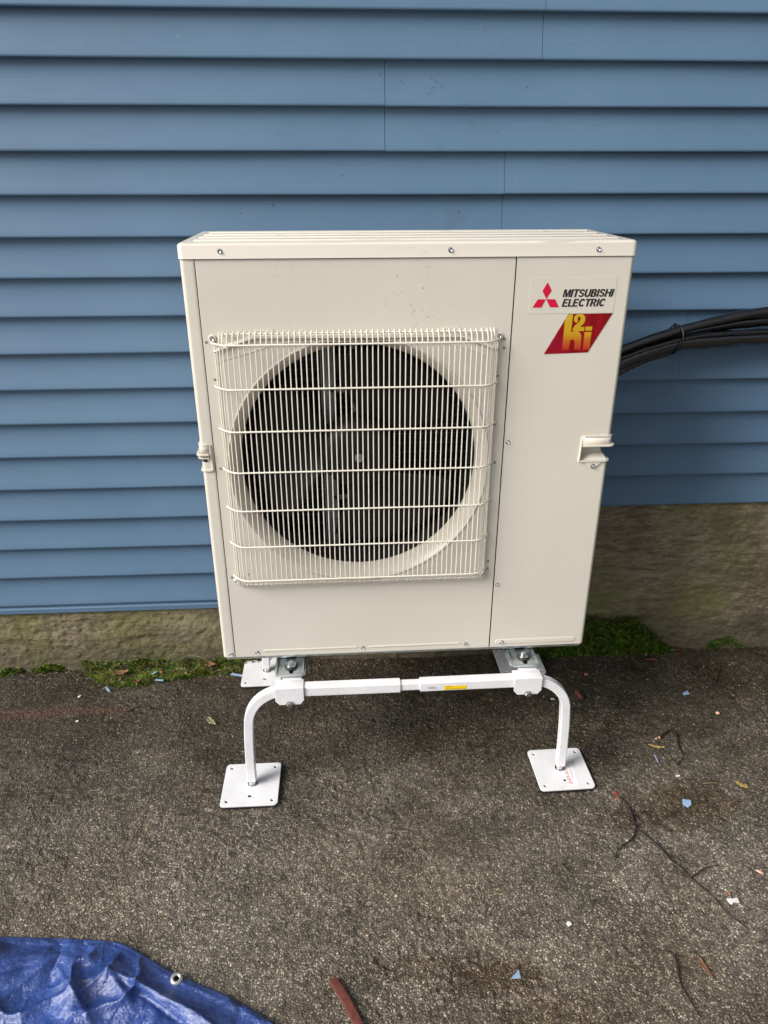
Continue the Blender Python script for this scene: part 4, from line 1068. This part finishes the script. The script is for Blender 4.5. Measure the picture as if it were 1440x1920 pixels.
def pebble(x, y, r_, mat, label, sq=(1, .8, .6), lift=0, name='pebble', cat='pebble', grp=None):
    bm = bmesh.new(); bmesh.ops.create_icosphere(bm, subdivisions=2, radius=1)
    for v in bm.verts:
        k = 1+.13*math.sin(v.co.x*3+x*90)+.1*math.sin(v.co.y*4+y*70); v.co = Vector((v.co.x*sq[0], v.co.y*sq[1], v.co.z*sq[2]))*r_*k
    o = from_bm(name, bm, M[mat], None, 80); o.location = (x, y, gz_at(x, y)+r_*sq[2]*.55+lift); o.rotation_euler = (0, 0, rnd.uniform(0, 3) if sq[0] < 1.6 else rnd.uniform(-.2, .1)); return tag(o, label, cat, grp)
pebble(.9872, .1379, .0075, 'peach', 'shiny pink-orange pebble on the asphalt at the right')
pebble(.6425, .3563, .0070, 'orange', 'round orange chip on the asphalt behind the right leg', (1, .9, .5))
pebble(.7530, .0400, .0045, 'peach', 'small peach pebble inside the bent dark twig', grp='small peach pebbles')
pebble(.7640, .0430, .0048, 'peach', 'peach pebble beside the other one inside the bent twig', grp='small peach pebbles')
pebble(.8166, -.4226, .0065, 'peach', 'oval tan pebble at the right edge of the foreground', (1.3, .7, .5))
pebble(.7150, -.4748, .0045, 'orange', 'small tan-orange pebble just behind the broken white piece')
pebble(-.772, .448, .0060, 'orange', 'bright orange bit on the middle of the moss', lift=.012)
pebble(-.690, .440, .0055, 'orange', 'orange bit on the moss nearer the unit', lift=.012)
pebble(-.900, .415, .0048, 'orange', 'orange bit beside the brown leaf on the moss', lift=.012)
pebble(-.628, .480, .0080, 'orange', 'rust orange fragment above the brown leaf by the unit', (1.2, .8, .5), lift=.016)
strip_chip((.5600, -.1540), (.5585, -.1640), .006, 'redpl', 'small red chip at the upper tip of the long twig', 'chip', 'red_chip', .003)
strip_chip((.5563, -.1723), (.5583, -.1803), .006, 'orange', 'orange crumb just below the red chip by the twig tip', 'chip', 'orange_chip', .003)
o = tube('bark_roll', [(.5803, .2626, .011), (.5830, .2450, .0105), (.5880, .2270, .011)], [.0065, .0072, .0062], M['rust'], n=10); tag(o, 'curled rust-brown bark roll beside the right leg', 'bark')
o = pebble(.8910, .4220, .0105, 'rust', 'knobbly dark red-brown bark lump below the right-hand wall', (2.0, .55, .5), name='bark_lump', cat='bark')
o = pebble(.8200, .4950, .0085, 'rust', 'thin brown bark shred at the foot of the dark moss bank', (2.4, .45, .4), name='bark_lump', cat='bark')
# red-stained stick at the bottom edge
sp_ = [(-.2055, -.6165), (-.1775, -.6640), (-.1500, -.7200), (-.1150, -.8000)]
bm = bmesh.new(); add_tube(bm, [(x, y, .0085) for x, y in sp_], .010, 4, sq=.0088); 
for v in bm.verts: v.co.z = .0085+(v.co.z-.0085)*.45
o = from_bm('wood_strip', bm, M['redwood']); tag(o, 'flat red-stained wood strip lying at the bottom edge of the asphalt', 'wood strip')
# leaves
def leaf(cx, cy, L, w, ang, mat, label, cat='leaf', z=0, curl=.15, notch=0):
    n_ = 12; vs2, fs2 = [], []
    for i in range(n_+1):
        t = i/n_; ww = w*math.sin(math.pi*t**.8)**.8*(1+.18*math.sin(t*23+cx*50)); xx = (t-.5)*L
        for j in (-1, -.5, 0, .5, 1): vs2.append((xx+.04*L*j*j, j*ww/2, curl*L*((2*t-1)**2*.5)+abs(j)*w*.16+.0012*math.sin(t*17+j*5)))
    for i in range(n_):
        for j in range(4): fs2.append((i*5+j, i*5+j+1, (i+1)*5+j+1, (i+1)*5+j))
    o = mesh_obj('leaf', vs2, fs2, M[mat], smooth=True); o.location = (cx, cy, gz_at(cx, cy)+.0015+z); o.rotation_euler = (0, 0, R(ang))
    md = o.modifiers.new('s', 'SOLIDIFY'); md.thickness = .0006
    tag(o, label, cat, 'fallen leaves'); return o
leaf(.738, .006, .046, .0095, -18, 'leafy', 'narrow yellow leaf below the bent dark twig')
leaf(.912, -.150, .036, .012, -50, 'leafy', 'pale yellow leaf near the right edge')
leaf(.9235, -.157, .018, .010, 70, 'leafy', 'short yellow leaf fragment touching the pale yellow leaf')
leaf(.5775, -.640, .050, .0115, -78, 'leafb', 'long brown willow leaf at the lower right')
leaf(-.5745, .205, .050, .018, -50, 'leafg', 'grey-green leaf on the dark asphalt behind the left leg')
leaf(-.905, .445, .050, .026, 10, 'leafb', 'broad brown leaf lying on the left moss', z=.015)
leaf(-.615, .470, .040, .026, -20, 'leafb', 'dark brown crumpled leaf on the moss beside the unit', z=.018, curl=.3)
leaf(-1.125, .497, .036, .011, 25, 'leafb', 'brown leaf on the thin moss strip at the far left', z=.006)
leaf(-.84, .405, .026, .012, 40, 'leafb', 'small brown leaf on the front edge of the left moss', z=.012)
# straws and twigs
def line_thing(name, pts_, r_, mat, label, cat, taper=.5, grp=None, branches=()):
    bm = bmesh.new()
    for P_, rr in [(pts_, r_)]+list(branches):
        sp2 = spline([(x, y, gz_at(x, y)+.0012+rr+dz) for x, y, dz in [(p+(0,))[:3] for p in P_]], 5); n_ = len(sp2)
        rad = [rr*(1-taper*i/(n_-1))*(1+.18*math.sin(i*1.9)) for i in range(n_)]
        jit = random.Random(len(sp2)); sp2 = [p+Vector((jit.uniform(-.0007, .0007), jit.uniform(-.0007, .0007), 0)) for p in sp2]
        add_tube(bm, sp2, rad, 6)
    o = from_bm(name, bm, M[mat]); tag(o, label, cat, grp); return o
line_thing('straw', [(.1549, -.4422), (.175, -.4385), (.1948, -.4385)], .0009, 'straw', 'thin yellow straw in the foreground centre', 'straw')
line_thing('straw', [(.8706, -.2020), (.8450, -.2140), (.8300, -.2160), (.8090, -.2420)], .0008, 'straw', 'bent pale straw right of the five-sided blue scrap', 'straw')
line_thing('straw', [(.8102, -.1412), (.8300, -.1392), (.8514, -.1390)], .0009, 'straw', 'short straight straw left of the pale yellow leaf', 'straw')
line_thing('twig', [(.5628, -.1740), (.5735, -.2000), (.5761, -.2334), (.5700, -.2794), (.5860, -.3060), (.6050, -.3400), (.6187, -.3835), (.6330, -.4020), (.6450, -.4330), (.6590, -.4600), (.6746, -.4884), (.6880, -.5300), (.7090, -.5620)], .0028, 'twig',
           'long dark branching twig running down the asphalt at the right', 'twig', .55,
           branches=[([(.5700, -.2794), (.5480, -.3080), (.5200, -.3250), (.4990, -.3400), (.4817, -.3700)], .0021), ([(.6430, -.4300), (.6650, -.4180), (.6900, -.4060), (.7278, -.3984)], .0020), ([(.6187, -.3835), (.6170, -.4000), (.6175, -.4180)], .0009)])
line_thing('twig', [(.5140, -.6010), (.5240, -.6110), (.5220, -.6350), (.5130, -.6738), (.5150, -.7050), (.5230, -.7400)], .0023, 'twig', 'dark twig with a small fork at the lower right edge', 'twig', .4,
           branches=[([(.5240, -.6110), (.5330, -.6120), (.5420, -.6150)], .0012)])
line_thing('twig', [(.7650, .0340), (.7720, .0480), (.7900, .0600), (.8201, .0698), (.8122, .0291), (.8025, -.0040)], .0028, 'twig', 'sharply bent dark twig right of the stand', 'twig', .2,
           branches=[([(.8025, -.0040), (.8010, -.0320), (.7880, -.0530), (.7680, -.0680)], .0016)])
line_thing('twig', [(1.0531, .2833, 0), (1.0800, .3200, .002), (1.1150, .3740, 0)], .0030, 'twig', 'short straight black stick on the asphalt at the right edge', 'twig', .3,
           branches=[([(1.080, .350), (1.092, .360), (1.105, .372)], .0018)])
line_thing('twig', [(-.840, .270), (-.825, .280), (-.812, .292)], .0020, 'twig', 'short dark twig on the asphalt near the left leg', 'twig', .3)
line_thing('twig', [(-.560, -.080), (-.552, -.070), (-.545, -.063)], .0020, 'twigr', 'tiny brown twig left of the front left base plate', 'twig', .3)
line_thing('twig', [(.262, .232), (.275, .236), (.288, .250)], .0018, 'twigr', 'small red-brown twig under the stand near the right leg', 'twig', .3)
# loose grit and flecks scattered over the asphalt (nobody could count them)
r_ = random.Random(5); vs2, fs2 = [], []
for _ in range(5200):
    x = r_.uniform(-1.5, 1.4); y = r_.uniform(-.95, .50); s_ = r_.uniform(.0009, .0024)*(1.3 if r_.random() < .06 else 1); z = float(ground_z(x, y))+.0010; b = len(vs2)
    a0 = r_.uniform(0, 6)
    for k in range(5): a = a0+6.283*k/5; q = s_*r_.uniform(.7, 1.2); vs2.append((x+q*math.cos(a), y+q*math.sin(a), z))
    vs2.append((x+r_.uniform(-.3, .3)*s_, y, z+s_*r_.uniform(.5, 1.0)))
    fs2 += [(b+k, b+(k+1) % 5, b+5) for k in range(5)]
s = NT('pale_grit'); v = s.n('TexVoronoi'); v.inputs['Scale'].default_value = 60; s.l(s.tc.outputs['Object'], v.inputs['Vector']); sp = s.n('SeparateColor'); s.l(v.outputs['Color'], sp.inputs[0])
gm = s.out(s.ramp(sp.outputs[0], [(0, (.10, .085, .065)), (.5, (.22, .19, .15)), (.85, (.36, .32, .27)), (1, (.42, .26, .18))]), .5)
tag(mesh_obj('grit', vs2, fs2, gm), 'pale loose grit scattered over the asphalt', kind='stuff')

r_ = random.Random(9); vs2, fs2 = [], []
for _ in range(2600):
    x = r_.uniform(-1.5, 1.35); d = abs(r_.gauss(0, .035)); y = wall_y(x)-.012-d
    if r_.random() < .35: x = r_.uniform(-1.07, -.42); y = r_.uniform(.385, .50)
    s_ = r_.uniform(.0014, .0048); a0 = r_.uniform(0, 6.28); lift = in_left(x, y)*.016
    z = float(ground_z(x, y))+.002+lift+(wallrise(x, y, in_left) if x < -.42 else 0); b = len(vs2); asp = r_.uniform(.25, .7)
    for (p, q) in ((-1, -asp*.4), (-.2, -asp), (1, -asp*.2), (.5, asp), (-.6, asp*.8)):
        vs2.append((x+s_*(p*math.cos(a0)-q*math.sin(a0)), y+s_*(p*math.sin(a0)+q*math.cos(a0)), z+r_.uniform(0, .45)*s_))
    fs2.append(tuple(range(b, b+5)))
s = NT('leaf_crumbs'); v = s.n('TexVoronoi'); v.inputs['Scale'].default_value = 90; s.l(s.tc.outputs['Object'], v.inputs['Vector']); sp = s.n('SeparateColor'); s.l(v.outputs['Color'], sp.inputs[0])
gm = s.out(s.ramp(sp.outputs[0], [(0, (.020, .014, .009)), (.45, (.055, .036, .020)), (.75, (.11, .065, .03)), (.93, (.20, .14, .07)), (1, (.42, .38, .30))]), .7)
tag(mesh_obj('leaf_litter', vs2, fs2, gm), 'brown leaf crumbs and grit gathered along the wall foot', kind='stuff')
